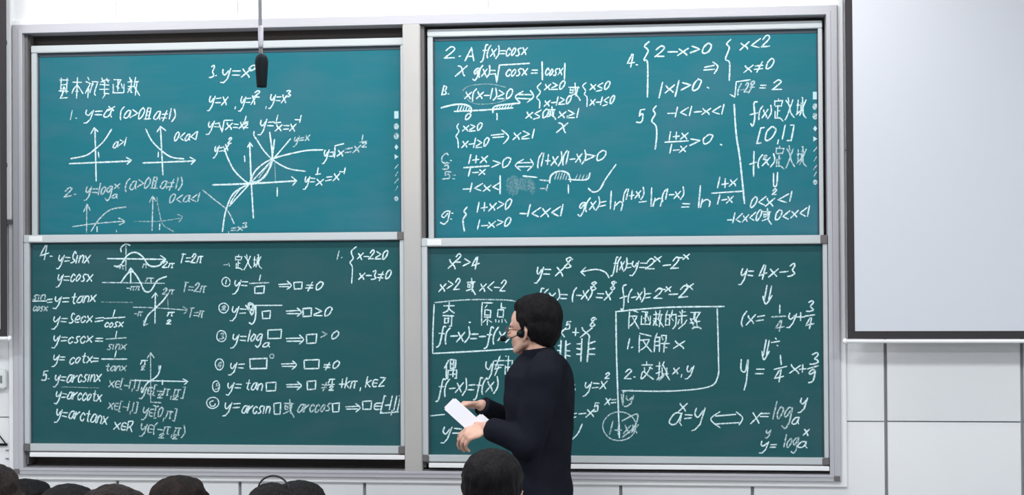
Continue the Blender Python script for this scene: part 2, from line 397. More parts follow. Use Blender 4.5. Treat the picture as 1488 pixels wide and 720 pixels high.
def T(x0, x1, base, h, text, base2=None, wd=2.1, tone=0, sl=.22):
    """handwriting: fills x0..x1, capitals h pixels high on a base line from base to base2"""
    u = h/6.0; adv = []; tot = 0
    for ch in text:
        if ch == ' ': adv.append((tot, None)); tot += 3; continue
        w_, st = strokes_of(ch); adv.append((tot, st)); tot += w_+1.7
    tot = max(tot-1.7, 1); sx = (x1-x0)/tot; base2 = base if base2 is None else base2
    for (a, st), ch in zip(adv, text):
        if st is None: continue
        jy = random.uniform(-.25, .25)
        for p, sm in st:
            q = []
            for gx, gy in p:
                gx += random.uniform(-.22, .22); gy2 = gy-3+jy+random.uniform(-.22, .22)
                X = x0+(a+gx)*sx + gy2*u*sl; f = (a+gx)/tot
                q.append((X, base+(base2-base)*f - gy2*u))
            CUR['strokes'].append((smooth_pts(q) if sm else q, wd, tone, text))
def TC(x0, x1, y0, y1, text, **k):
    hh = y1-y0; T(x0, x1, y1-hh/3, hh*2/3, text, sl=.05, **k)
def P(*pts, wd=2.1, tone=0, sm=True):
    q = [(pts[i], pts[i+1]) for i in range(0, len(pts), 2)]
    q = [(a+random.uniform(-.3, .3), b+random.uniform(-.3, .3)) for a, b in q]
    CUR['strokes'].append((smooth_pts(q) if sm and len(q) > 2 else q, wd, tone, None))
def ribbon(bm, pts, Y, o, wd):
    L = []
    for i in range(len(pts)-1):
        a, b = pts[i], pts[i+1]; n = max(1, int(math.hypot(b[0]-a[0], b[1]-a[1])/3.0))
        for k in range(n): L.append((a[0]+(b[0]-a[0])*k/n, a[1]+(b[1]-a[1])*k/n))
    L.append(pts[-1]); W = []
    P3 = [at(x, y, Y)-o for x, y in L]; n = len(P3); vs = []
    for i, p in enumerate(P3):
        d = P3[min(i+1, n-1)]-P3[max(i-1, 0)]
        if d.length < 1e-7: d = Vector((1, 0, 0))
        d.normalize(); nn = Vector((-d.z, 0, d.x))
        r = wd*.5/322*random.uniform(.82, 1.15)*(.75 if i in (0, n-1) else 1)
        e = p
        if i == 0: e = p-d*r*.8
        if i == n-1: e = p+d*r*.8
        vs.append((bm.verts.new(e+nn*r), bm.verts.new(e-nn*r)))
    for a, b in zip(vs, vs[1:]):
        bm.faces.new([a[0], a[1], b[1], b[0]])
TONES = ['c0', 'c1', 'c2', 'c3']
def flush():
    """one part per connected group of strokes of the line just written"""
    S = CUR['strokes']
    if not S: return
    bb = [(min(p[0] for p in s[0]), max(p[0] for p in s[0]), min(p[1] for p in s[0]), max(p[1] for p in s[0])) for s in S]
    par = list(range(len(S)))
    def root(i):
        while par[i] != i: i = par[i]
        return i
    gap = 60 if CUR['name'] in ('chalk_graph', 'chalk_box') else 9
    for i in range(len(S)):
        for j in range(i):
            a, b = bb[i], bb[j]
            if max(a[0], b[0])-min(a[1], b[1]) < gap and max(a[2], b[2])-min(a[3], b[3]) < gap:
                par[root(i)] = root(j)
    t, Y, o = BOARDS[CUR['board']]
    for r in sorted({root(i) for i in range(len(S))}):
        grp = [S[i] for i in range(len(S)) if root(i) == r]
        bm = bmesh.new(); used = sorted({s[2] for s in grp}); words = []
        for k, (pts, wd, tone, txt) in enumerate(grp):
            n0 = len(bm.faces); ribbon(bm, pts, Y-.00003*(k % 7), o, wd)
            bm.faces.ensure_lookup_table()
            for f in bm.faces[n0:]: f.material_index = used.index(tone)
            if txt and (not words or words[-1] is not txt): words.append(txt)
        me = bpy.data.meshes.new(CUR['name']); bm.to_mesh(me); bm.free()
        for u in used: me.materials.append(M[TONES[u]])
        ob = link(CUR['name'], me, None, t)
        if CUR['name'] != 'chalk_graph' and words: ob['label'] = 'white chalk writing reading ' + ' '.join(words)
    CUR['strokes'] = []
def N(name='chalk_equation'):
    flush(); CUR['name'] = name
def B(key):
    flush(); CUR['board'] = key

# ---- upper left board
B('LU')
N('chalk_heading'); TC(86, 203, 113, 142, '基本初等函数', wd=1.9)
N(); T(102, 111, 174, 13, '1.', tone=1); T(124, 160, 170, 16, 'y=a'); T(157, 165, 161, 9, 'x'); T(174, 253, 172, 16, '(a>0且a≠1)', 174)
N('chalk_graph'); P(101, 238, 190, 234, wd=2.4); P(184, 229, 191, 233, 185, 239, sm=False); P(138, 187, 140, 263, wd=2.2); P(132, 194, 137, 186, 142, 191, sm=False)
P(103, 231, 125, 226, 139, 216, 151, 205, 162, 188, wd=2.3); P(143, 221, 143.5, 229); T(164, 182, 215, 12, 'a>1', 212)
N('chalk_graph'); P(208, 237, 283, 234, wd=2.4); P(276, 229, 284, 233, 278, 239, sm=False); P(233, 184, 237, 254, wd=2.2); P(228, 192, 233, 184, 241, 190, sm=False)
P(212, 188, 221, 205, 236, 220, 250, 229, 267, 231, wd=2.2); P(230, 221, 230, 228); T(253, 286, 206, 13, '0<a<1', 203)
N(); T(93, 110, 287, 13, '2.', 284, tone=1); T(124, 161, 283, 17, 'y=log', tone=1); T(162, 169, 288, 8, 'a', tone=1); T(166, 173, 274, 10, 'x', tone=1); T(182, 263, 276, 16, '(a>0且a≠1)', 273, tone=1)
N('chalk_graph'); P(126, 297, 126, 338, wd=1.8, tone=1); P(121, 308, 127, 297, 131, 306, sm=False, tone=1); P(105, 330, 140, 325, 180, 322, wd=1.8, tone=1); P(172, 317, 181, 322, 173, 327, tone=1)
P(132, 337, 144, 319, 161, 305, 183, 301, wd=2, tone=1); P(141, 330, 141, 337); P(169, 335, 169.5, 337, tone=1)
N('chalk_graph'); P(222, 286, 221, 335, wd=1.8, tone=1); P(217, 294, 222, 285, 226, 292, sm=False, tone=1); P(196, 322, 230, 322, 264, 317, wd=1.6, tone=2); P(258, 312, 265, 316, 260, 323, tone=2)
P(228, 287, 230, 300, 236, 325, 246, 333, 253, 337, wd=1.8, tone=2); P(232, 326, 232, 334); T(246, 289, 295, 13, '0<a<1', 293, tone=1)
N(); T(304, 314, 113, 18, '3.'); T(322, 362, 112, 17, 'y=x'); T(361, 371, 103, 11, 'a')
N(); T(303, 329, 152, 18, 'y=x'); T(340, 342, 155, 10, ','); T(349, 370, 152, 18, 'y=x'); T(369, 377, 141, 9, '2'); T(385, 387, 155, 10, ','); T(392, 415, 149, 17, 'y=x'); T(415, 422, 140, 9, '3')
N(); T(302, 318, 187, 16, 'y='); P(319, 181, 323, 192, 326, 175, 338, 175, sm=False); T(328, 336, 188, 14, 'x'); T(338, 354, 188, 15, '=x'); T(356, 358, 176, 7, '1'); P(353, 178, 361, 177, wd=1.5); T(354, 360, 186, 7, '2')
N(); T(377, 396, 187, 19, 'y='); T(402, 404, 176, 9, '1'); P(399, 179, 408, 178, sm=False); T(400, 408, 191, 14, 'x'); T(411, 428, 190, 15, '=x'); T(428, 437, 178, 10, '-1')
N('chalk_graph'); P(309, 269, 365, 267, 430, 263, wd=2.6); P(424, 257, 431, 263, 425, 270, sm=False); P(363, 207, 365, 260, 368, 317, wd=2.4); P(360, 214, 363, 208, 367, 213, sm=False)
P(355.5, 227, 356, 235); P(403, 273, 403, 285, wd=2.2)
P(326, 216, 333, 234, 343, 251, 363, 267, 377, 263, 388, 252, 395, 232, 399, 203, wd=2.3)
P(363, 267, 370, 250, 383, 238, 399, 230, 424, 223, 447, 219, 469, 218, wd=2.4); P(333, 300, 363, 267, 397, 231, 422, 202, wd=2)
P(323, 337, 328, 306, 340, 281, 363, 267, 378, 262, 390, 248, 396, 230, 392, 192, wd=2.3); P(369, 191, 369, 197, 373, 203, 384, 220, 399, 234, 419, 245, 444, 249, wd=2.2)
P(295, 277, 311, 290, 330, 306, 340, 325, wd=1.9, tone=1); P(399, 236, 400, 262, wd=1.3, tone=2)
P(376, 259, 388, 242, 395, 234, wd=1.5, tone=1); P(334, 296, 348, 276, 362, 268, wd=1.8)
N(); T(311, 331, 223, 14, 'y=x', 219); T(331, 336, 208, 8, '2')
N(); T(331, 352, 337, 10, ',=x', 335, tone=1); T(352, 359, 331, 7, '3', tone=1)
N(); T(427, 449, 208, 12, 'y=x', 204, tone=1)
N(); T(470, 484, 229, 17, 'y='); P(484, 222, 486.5, 230, 487, 212, 499, 209, sm=False); T(490, 498, 227, 13, 'x'); T(501, 522, 224, 16, '=x', 221, tone=1); T(526, 528, 204, 8, '1', tone=1); P(523, 207, 533, 205, tone=1); T(526, 532, 214, 7, '2', tone=1)
N(); T(442, 456, 268, 16, 'y='); T(461, 463, 252, 8, '1'); P(459, 254, 466, 253); T(459, 468, 270, 14, 'x'); T(473, 492, 265, 15, '=x', 262); T(493, 501, 253, 9, '-1')

# ---- lower left board
B('LL')
N(); T(58, 75, 375, 18, '4.'); T(84, 129, 382, 16, 'y=Sinx')
N('chalk_graph'); P(156, 376, 240, 377, wd=2.2); P(233, 372, 241, 377, 234, 382, sm=False); P(183, 355, 183, 393, tone=1); P(176, 366, 176, 360, 183, 355, 189, 357)
P(166, 387, 175, 386, 185, 372, 196, 367, 207, 373, 217, 386, 231, 386, 240, 377, wd=2.3); T(236, 252, 389, 9, '2π'); T(168, 180, 391, 7, '-π', tone=1); T(207, 214, 389, 7, 'π', tone=1)
N(); T(261, 293, 382, 13, 'T=2π')
N(); T(83, 133, 410, 15, 'y=cosx', 409)
N('chalk_graph'); P(149, 411, 239, 412, wd=1.9, tone=1); P(190, 390, 190, 412); P(186, 396, 190, 390, 194, 395, sm=False)
P(176, 411, 185, 398, 194, 396, 203, 409, 210, 423, 219, 423, 229, 408, 242, 402, wd=2.4); T(236, 252, 428, 9, '2π', tone=1); T(184, 203, 422, 8, '-ππ', tone=1); T(212, 222, 409, 7, 'π', tone=1)
N(); T(265, 298, 424, 13, 'T=2π', 425, tone=1)
N(); T(48, 65, 435, 9, 'sin', tone=1); P(46, 438, 68, 438); T(48, 68, 452, 9, 'cosx', tone=1); P(69, 436, 76, 435); P(69, 440, 76, 439); T(79, 99, 441, 15, 'y='); T(103, 138, 441, 14, 'tanx', 438)
P(147, 439, 192, 440, wd=1.4, tone=2)
N('chalk_graph'); P(226, 426, 225, 470, wd=2); P(221, 433, 226, 426, 229, 431, sm=False); P(194, 447, 225, 448, 272, 451, wd=1.6, tone=1); P(266, 446, 273, 451, 267, 456, tone=2)
P(209, 473, 215, 459, 226, 448, 236, 438, 243, 429, wd=2.4); P(209, 467, 209, 474, 215, 471, sm=False, tone=1); T(195, 206, 459, 8, '-π', tone=1); T(243, 252, 460, 8, 'π'); T(242, 248, 471, 6, '2'); P(244, 434, 244, 449, tone=2, wd=1.4)
N(); T(274, 295, 461, 13, 'T=π', 461, tone=1)
N(); T(77, 96, 470, 15, 'y='); T(100, 133, 470, 14, 'Secx', 468); T(138, 149, 470, 14, '=', 468); T(165, 168, 460, 9, '1'); P(151, 463, 182, 461, wd=2); T(152, 178, 476, 10, 'cosx', 475)
N(); T(77, 96, 498, 15, 'y='); T(99, 133, 499, 13, 'cscx', 498); T(138, 148, 499, 13, '='); T(168, 170, 491, 9, '1'); P(154, 493, 183, 491, wd=1.9, tone=1); T(156, 182, 508, 11, 'sinx', tone=1)
N(); T(77, 93, 526, 14, 'y='); T(101, 133, 529, 14, 'cotx', 527); T(134, 142, 527, 12, '='); T(167, 169, 519, 9, '1'); P(148, 522, 184, 522, wd=2.1); T(153, 182, 539, 10, 'tanx', tone=1)
N(); T(60, 71, 553, 13, '5.'); T(79, 145, 556, 15, 'y=arcsinx', 555); P(88, 563, 144, 564, wd=1.3, tone=2)
N(); T(158, 201, 562, 13, 'x∈[-1,1]', 566, tone=1); 
N(); T(204, 266, 572, 14, 'y∈[-π,π]', 577, tone=1); T(229, 236, 579, 6, '2', tone=1); T(251, 258, 581, 6, '2', tone=1)
N(); T(81, 146, 579, 15, 'y=arccotx', 584); T(157, 198, 594, 13, 'x∈[-1,1]', 599, tone=1); T(207, 254, 603, 15, 'y∈[0,π]', 610, tone=1)
N(); T(81, 155, 606, 16, 'y=arctanx', 617); T(165, 192, 624, 14, 'x∈R', 627); T(204, 267, 627, 15, 'y∈(-π,π)', 634, tone=1); T(231, 238, 637, 6, '2', tone=1); T(251, 257, 638, 6, '2', tone=1)
N('chalk_graph'); P(219, 514, 219, 585, wd=1.6, tone=1); P(214, 521, 219, 513, 224, 520, sm=False, tone=1); P(192, 553, 272, 555, wd=2); P(266, 551, 273, 555, 268, 559, sm=False)
P(206, 571, 214, 557, 226, 549, 231, 542, 233, 532, wd=2.2); T(204, 213, 530, 8, 'π'); T(205, 210, 538, 6, '2', tone=1); P(231, 532, 231, 540, tone=1); P(236, 553, 236, 559); P(220, 585, 234, 586, tone=1); P(223, 590, 230, 592, tone=1)
N('chalk_heading'); T(324, 334, 389, 12, '一、', tone=1); TC(342, 380, 371, 393, '定义域', wd=1.8)
def ring(cx, cy, rx, ry, wd=1.7, tone=0, t0=0, t1=6.6):
    P(*[v for k in range(13) for v in (cx+rx*math.cos(t0+(t1-t0)*k/12), cy+ry*math.sin(t0+(t1-t0)*k/12))], wd=wd, tone=tone)
def rect(x0, y0, x1, y1, wd=2.1, tone=0):
    P(x0, y0, x1, y0-1, x1-1, y1, x0+.5, y1+.5, x0, y0, sm=False, wd=wd, tone=tone)
def arrow2(x0, x1, y, s=4, wd=2, tone=0):
    P(x0, y-s*.35, x1-3, y-s*.55, sm=False, wd=wd, tone=tone); P(x0+1, y+s*.5, x1-3, y+s*.5, sm=False, wd=wd, tone=tone); P(x1-6, y-s-2, x1, y, x1-6, y+s+2, wd=wd, tone=tone)
N(); ring(328.5, 410, 6, 6.5); P(329, 407, 328, 413); T(340, 358, 419, 17, 'y=', 418); T(377, 379, 408, 8, '1'); P(363, 412, 391, 411, tone=1); rect(370, 417, 384, 426); arrow2(405, 423, 415)
rect(427, 411, 439, 420); T(444, 467, 421, 12, '≠0')
N(); ring(325, 448, 7, 7); T(322, 328, 451, 6, '2', tone=1); T(336, 356, 458, 17, 'y='); P(357, 444, 363, 452, 368, 443, 361, 442, 366, 458, 371, 444, 371, 462, 367, 471, 362, 469, wd=2.4); P(359, 447, 365, 443, 371, 449, 364, 452, wd=2.2); P(369, 444, 410, 444, wd=1.8)
rect(381, 453, 393, 463); arrow2(416, 438, 454); rect(440, 449, 453, 460, wd=2.4); T(456, 480, 459, 13, '≥0')
N(); ring(322, 489, 7, 8); T(319, 325, 493, 8, '3', tone=1, wd=1.7); T(337, 356, 498, 17, 'y='); T(360, 379, 497, 16, 'log'); T(381, 390, 505, 9, 'a'); rect(389, 480, 409, 492); arrow2(416, 441, 494, 4.5); rect(445, 487, 460, 499); T(466, 474, 492, 12, '>', tone=1); T(482, 490, 493, 12, '0')
N(); ring(319, 530, 6, 8); T(316, 322, 534, 8, '4', tone=1, wd=1.7); T(334, 353, 538, 15, 'y='); rect(363, 522, 388, 536, wd=2.3); ring(395, 518, 3, 3, wd=1.6, tone=1); arrow2(409, 431, 531); rect(442, 524, 464, 536); T(470, 491, 536, 11, '≠0')
N(); ring(314, 562, 5, 8); T(312, 317, 566, 8, '5', tone=1, wd=1.6); T(330, 349, 567, 15, 'y='); T(356, 380, 567, 14, 'tan'); rect(387, 557, 401, 568); arrow2(416, 438, 561); rect(446, 555, 459, 566); T(467, 475, 566, 12, '≠', tone=1); T(477, 485, 557, 8, 'π'); P(477, 560, 486, 559); T(478, 484, 568, 6, '2'); T(492, 517, 564, 15, '+kπ'); T(522, 524, 564, 13, ',')
T(531, 558, 563, 15, 'k∈Z', 562)
N(); ring(309, 586, 9, 8); ring(309, 587, 4, 4, t1=5); T(326, 347, 596, 16, 'y='); T(351, 391, 601, 15, 'arcsin'); rect(398, 587, 408, 602); TC(412, 428, 581, 607, '或', tone=1); T(432, 479, 600, 16, 'arccos', 598, tone=1); rect(483, 587, 493, 599); arrow2(502, 523, 593)
rect(527, 584, 540, 595); T(543, 553, 595, 12, '∈'); T(554, 578, 596, 20, '[-1,1]'); P(552, 601, 579, 599, wd=1.7)
N(); T(490, 497, 377, 13, '1.', tone=1); P(518, 359, 511, 364, 511, 369, 513, 376, 509, 382, 512, 389, 511, 412, wd=2); T(519, 561, 377, 13, 'x-2≥0'); T(521, 566, 406, 13, 'x-3≠0')

# ---- upper right board
B('RU')
N(); T(646, 669, 84, 16, '2.'); T(676, 688, 88, 19, 'A'); T(700, 764, 82, 16, 'f(x)=cosx', 80)
N(); T(662, 675, 111, 15, 'X'); T(688, 718, 110, 15, 'g(x)='); P(720, 107, 722, 120, 726, 95, 769, 92, sm=False, wd=2.2); T(735, 765, 111, 14, 'cosx', 109); T(772, 780, 108, 12, '=')
P(788, 90, 788, 116, wd=2.4); T(792, 816, 109, 14, 'cosx'); P(821, 92, 820, 116, wd=2.4)
N(); T(642, 652, 138, 14, 'B.'); T(675, 742, 144, 15, 'x(x-1)≥0'); P(672, 132, 682, 125, 710, 122, 735, 127, wd=1.3, tone=2); P(674, 140, 690, 151, 720, 150, 738, 144, wd=1.2, tone=2)
T(747, 777, 146, 17, '⇔')
P(786, 121, 781, 127, 785, 134, 780, 142, 784, 147, 784, 157, wd=2); T(791, 819, 131, 12, 'x≥0', 129); T(791, 828, 154, 12, 'x-1≥0', 151); TC(826, 843, 122, 146, '或')
P(852, 120, 847, 125, 851, 132, 849, 137, 853, 142, 853, 155, wd=1.8); T(857, 884, 131, 12, 'x≤0', 130); T(857, 891, 153, 12, 'x-1≤0', 151)
N('chalk_graph'); P(641, 157, 660, 152, 675, 152, 684, 157, 684, 164, wd=2.6); P(660, 162, 700, 160, 745, 157, wd=2.3); P(716, 164, 720, 154, 755, 150, wd=2.6)
for k in range(5): P(664+k*4, 162, 667+k*4, 154, wd=1.6)
for k in range(6): P(721+k*4, 158, 724+k*4, 153, wd=1.6)
T(676, 682, 174, 9, '0'); P(722, 165, 722, 174)
N(); T(764, 795, 172, 13, 'x≤0', 171); TC(795, 808, 156, 174, '或'); T(811, 840, 171, 13, 'x≥1'); T(809, 822, 192, 14, 'X')
N(); P(666, 180, 664, 185, 667, 191, 663, 198, 665, 203, 666, 215, wd=1.9); T(672, 699, 191, 11, 'x≥0', 189); T(671, 708, 215, 13, 'x-1≥0', 213); P(714, 197, 732, 195); P(716, 200, 732, 199); P(729, 189, 739, 199, 732, 209); T(745, 775, 203, 14, 'x≥1', 201)
N(); T(641, 655, 236, 13, 'C.', tone=1); T(643, 651, 246, 9, '5', tone=1); T(643, 660, 260, 10, '5:', tone=1); T(681, 707, 238, 13, '1+x', 236); P(674, 244, 711, 241, wd=2.4); T(681, 704, 256, 12, '1-x', 254)
T(714, 739, 245, 14, '>0', 243); T(747, 777, 246, 17, '⇔', wd=1.9); T(781, 849, 241, 18, '(1+x)(1-x)', 236); T(850, 878, 236, 14, '>0', 232)
N(); T(672, 725, 280, 13, '-1<x<', 276); P(727, 256, 727, 282, wd=2.4)
N('chalk_graph'); P(760, 256, 780, 258, wd=2.4); P(784, 262, 798, 263, tone=1); P(799, 266, 801, 255, 812, 249, 825, 252, 829, 264, wd=2.5); P(826, 261, 852, 261, 857, 252, wd=2.2)
for k in range(5): P(806+k*4, 261, 809+k*4, 252, wd=1.5, tone=1)
for k in range(4): P(836+k*5, 261, 839+k*5, 254, wd=1.5, tone=1)
T(785, 796, 277, 8, '-1', tone=1); P(826, 269, 826, 281)
N('chalk_tick'); P(855, 274, 862, 279, 871, 276, 880, 260, 895, 239, wd=2.2)
N(); T(641, 657, 318, 16, 'g:'); P(679, 301, 674, 307, 677, 312, 673, 320, 675, 336, wd=2.3); T(693, 741, 309, 15, '1+x>0', 303); T(694, 740, 333, 13, '1-x>0', 329)
N(); T(754, 817, 316, 17, '-1<x<1', 314, wd=2.3)
N(); T(841, 879, 306, 17, 'g(x)=', 302); P(888, 278, 887, 304); T(892, 903, 305, 18, 'n'); T(905, 934, 291, 15, '(1+x)', 287); P(929, 294, 939, 293); P(947, 273, 946, 300); T(949, 960, 300, 17, 'n'); T(962, 992, 290, 15, '(1-x)', 287)
T(990, 1001, 303, 14, '='); P(1018, 270, 1015, 302, wd=2.3); T(1018, 1030, 301, 17, 'n'); T(1043, 1069, 273, 15, '1+x', 270); P(1034, 281, 1078, 278, wd=2.3); T(1043, 1064, 296, 13, '1-x', 294)
N(); T(911, 926, 95, 17, '4.', 97); P(943, 61, 937, 67, 942, 74, 936, 87, 941, 92, 941, 141, wd=2.4); T(952, 1031, 82, 15, '2-x>0', 78, wd=2.3)
N(); T(959, 1016, 137, 17, '|x|>0', 131, wd=2.3); P(1028, 127, 1030, 128, wd=2.6)
N(); P(1024, 98, 1038, 95); P(1023, 102, 1038, 101); P(1036, 90, 1043, 97, 1038, 107); P(1062, 57, 1056, 64, 1060, 70, 1054, 86, 1060, 91, 1060, 117, wd=2.2); T(1075, 1118, 73, 16, 'x<2', 67); T(1081, 1122, 106, 15, 'x≠0', 100)
N(); P(1061, 137, 1068, 141, 1070, 119, 1090, 116, sm=False); T(1072, 1090, 136, 14, '(-2)', 133, tone=1); T(1090, 1096, 127, 9, '2', tone=1); T(1104, 1112, 129, 10, '='); T(1122, 1136, 130, 14, '2')
N(); T(925, 933, 178, 18, '5'); P(954, 154, 949, 160, 952, 166, 947, 176, 953, 183, 954, 198, 952, 217, wd=2.2); T(969, 1051, 170, 14, '-1<1-x<1', 165)
N(); T(972, 998, 204, 13, '1+x', 202); P(966, 207, 1000, 205, wd=2.2); T(973, 996, 223, 13, '1-x', 221); T(1002, 1033, 213, 13, '>0', 208); P(1047, 210, 1049, 211, wd=2.6)
N('chalk_line'); P(1067, 152, 1070, 195, 1075, 230, 1082, 296, wd=2.5)
N(); P(1101, 148, 1096, 150, 1097, 170, 1094, 183, 1091, 180, wd=2.2); P(1090, 167, 1101, 164); T(1102, 1119, 172, 17, '(x)', 169); TC(1125, 1172, 142, 175, '定义域', wd=1.9)
N(); T(1101, 1150, 205, 19, '[0,1]', 201, wd=2.3)
N(); P(1096, 220, 1095, 240, 1095, 256, wd=2.2); P(1089, 239, 1099, 236); T(1101, 1124, 242, 17, '(x)', 239); T(1109, 1114, 232, 6, '2', tone=1); TC(1127, 1172, 213, 246, '定义域', tone=1, wd=1.9); P(1124, 252, 1124, 268, 1126, 271, 1129, 268, 1130, 251, wd=2.2)
N(); T(1090, 1111, 302, 15, '0<', 298); T(1112, 1123, 300, 17, 'x'); T(1122, 1128, 283, 8, '2'); T(1130, 1150, 296, 15, '<1', 293)
N(); T(1056, 1104, 326, 15, '-1<x<0', 320); TC(1108, 1121, 303, 327, '或'); T(1126, 1175, 321, 15, '0<x<1', 314)

# ---- lower right board
B('RL')
N(); T(651, 661, 391, 19, 'x', wd=2.2); T(661, 669, 381, 12, '2'); T(672, 695, 390, 15, '>4', 388, wd=2.2)
N(); T(638, 667, 424, 16, 'x>2', 421); TC(678, 691, 404, 428, '或'); T(697, 734, 423, 16, 'x<-2')
N('chalk_box'); P(632, 440, 682, 436, 745, 437, 752, 446, wd=2, tone=1); P(631, 443, 629, 480, 629, 514, wd=2.2); P(629, 514, 690, 511, 752, 507, wd=2.2)
N(); TC(644, 662, 440, 473, '奇', wd=2.2); P(682, 469, 683.5, 469, wd=3); TC(700, 738, 440, 472, '原点', wd=2); T(636, 739, 496, 20, 'f(-x)=-f(x)', wd=2.3)
N(); TC(646, 669, 523, 550, '偶', wd=2.2); TC(706, 716, 519, 552, 'y', wd=2.2); TC(719, 744, 518, 547, '轴', wd=1.9)
N(); T(636, 721, 573, 21, 'f(-x)=f(x)', 569, wd=2.2)
N('chalk_line'); P(625, 605, 646, 603, wd=2)
N(); T(643, 668, 634, 20, 'y=', wd=2.2); T(672, 684, 636, 16, 'x', tone=1)
N(); T(779, 798, 401, 20, 'y=', wd=2.2); T(807, 818, 401, 20, 'x', wd=2.2); T(820, 829, 390, 15, '8')
P(844, 396, 865, 392, 879, 396, 885, 404, wd=2.2); P(851, 389, 844, 396, 850, 401, sm=False)
N(); T(780, 823, 436, 16, 'f(x)='); T(831, 858, 436, 18, '(-x)', 434, wd=2.2); T(858, 865, 422, 12, '8'); T(866, 887, 436, 18, '=x', wd=2.2); T(887, 893, 421, 12, '8')
N(); T(808, 820, 490, 20, 'x'); T(820, 827, 479, 11, '5'); T(831, 840, 488, 14, '+'); T(843, 857, 491, 21, 'x', wd=2.2); T(857, 864, 475, 13, '8')
N(); TC(810, 828, 495, 528, '非', wd=2.4); TC(838, 864, 494, 526, '非', wd=2.4)
N(); T(849, 880, 567, 17, 'y=x', 565); T(879, 885, 550, 8, '2'); P(828, 556, 835, 560, 830, 563, 836, 566, 830, 571, tone=1)
N(); T(826, 862, 610, 16, '=-x', 606); T(861, 868, 598, 12, '5'); P(846, 617, 839, 631, 828, 642, wd=2.2)
N(); T(879, 894, 588, 13, 'x='); P(903, 574, 905, 590, 906, 570, 919, 567, sm=False, tone=1); T(909, 919, 584, 13, 'y', tone=1)
N(); ring(900, 620, 24, 21, wd=1.8, tone=1); T(886, 902, 632, 18, '1+', tone=1); T(906, 925, 630, 17, 'xx', tone=1); P(904, 612, 926, 602, 922, 620, 905, 636, tone=1)
N('chalk_box'); P(895, 453, 896, 520, 900, 637, wd=2.2); P(895, 453, 965, 447, 1052, 446, wd=2.2); P(1042, 449, 1044, 520, 1043, 548, 1029, 563, 973, 569, 904, 568, wd=2.1)
N(); TC(914, 1019, 451, 478, '反函数的步骤', wd=1.9)
N(); T(912, 919, 507, 15, '1.'); TC(929, 972, 485, 512, '反解', wd=2); T(979, 993, 507, 16, 'x')
N(); T(907, 922, 551, 14, '2.'); TC(932, 973, 526, 552, '交换', wd=2); T(977, 985, 544, 14, 'x'); T(989, 991, 544, 12, ','); T(997, 1006, 543, 16, 'y')
N(); T(890, 916, 392, 18, 'f(x)='); T(917, 938, 392, 18, 'y='); T(938, 950, 392, 15, '2'); T(949, 959, 382, 13, 'x'); T(963, 986, 391, 16, '-2', 389); T(983, 1000, 379, 11, '-x', 377)
N(); P(910, 414, 905, 418, 907, 435, 905, 450, 902, 449, wd=2.2); P(901, 434, 911, 431); T(912, 944, 438, 17, '(-x)=', 435); T(950, 962, 434, 15, '2'); T(958, 974, 424, 11, '-x'); T(971, 999, 434, 17, '-2', 431, wd=2.2); T(996, 1006, 421, 12, 'x')
N(); T(1076, 1093, 404, 19, 'y=', wd=2.2); T(1102, 1154, 404, 18, '4x-3', 401, wd=2.2)
N(); T(1108, 1124, 433, 18, '⇓', wd=2.2)
N(); T(1077, 1109, 473, 19, '(x=', 468, wd=2.1); P(1133, 444, 1133, 456); P(1121, 461, 1142, 460, tone=1); T(1126, 1138, 480, 14, '4', tone=1); T(1145, 1155, 467, 17, 'y'); T(1157, 1168, 466, 14, '+'); T(1172, 1181, 453, 15, '3'); P(1170, 460, 1184, 458); T(1170, 1181, 476, 14, '4')
N(); T(1107, 1119, 514, 19, '⇓', wd=2.2); P(1121, 498, 1133, 496); P(1127, 492, 1128, 493); P(1129, 502, 1130, 503)
N(); P(1077, 523, 1077, 538, 1083, 540, 1087, 523, 1085, 552, 1081, 567, wd=2.2); T(1097, 1108, 547, 18, '='); P(1134, 517, 1135, 530); P(1125, 537, 1143, 533); T(1125, 1137, 553, 15, '4', wd=2.2); T(1147, 1161, 543, 18, 'x', wd=2.2); T(1161, 1169, 542, 14, '+'); T(1177, 1189, 529, 16, '3', wd=2.2); P(1173, 537, 1189, 532); T(1174, 1182, 552, 15, '9', wd=2.2)
N(); T(971, 987, 618, 26, 'a', wd=2.1); T(986, 996, 598, 18, 'x'); T(994, 1004, 611, 14, '='); T(1008, 1021, 611, 28, 'y', wd=2.2); P(1040, 605, 1069, 603); P(1038, 617, 1074, 615); P(1046, 599, 1033, 610, 1046, 622, wd=1.8); P(1070, 599, 1079, 608, 1074, 618)
T(1091, 1103, 616, 24, 'x', wd=2.1); T(1104, 1116, 609, 14, '='); T(1123, 1148, 609, 26, 'log', tone=1, wd=2.2); T(1150, 1159, 617, 14, 'a'); T(1162, 1171, 591, 18, 'y')
N(); T(1105, 1115, 651, 14, 'y'); T(1113, 1119, 632, 10, 'y', tone=1); T(1119, 1127, 652, 10, '='); T(1139, 1158, 650, 19, 'log', tone=1); T(1159, 1170, 651, 12, 'a'); T(1167, 1174, 634, 14, 'x')
flush()

# a wiped patch and a few pale eraser smears: flat chalk dust on the boards
def smudge(key, cx, cy, rx, ry, rot=0, tone='c3'):
    t, Y, o = BOARDS[key]; bm = bmesh.new(); vs = []
    for k in range(28):
        a = 2*math.pi*k/28; r = random.uniform(.78, 1.08)
        x = rx*r*math.cos(a); y = ry*r*math.sin(a)
        vs.append(bm.verts.new(at(cx+x*math.cos(rot)-y*math.sin(rot), cy+x*math.sin(rot)+y*math.cos(rot), Y+.0004)-o))
    bm.faces.new(vs); obj('chalk_smudge', bm, tone, t)
smudge('RU', 745, 270, 10, 16); smudge('RU', 762, 268, 16, 11); smudge('RU', 773, 272, 5, 11)
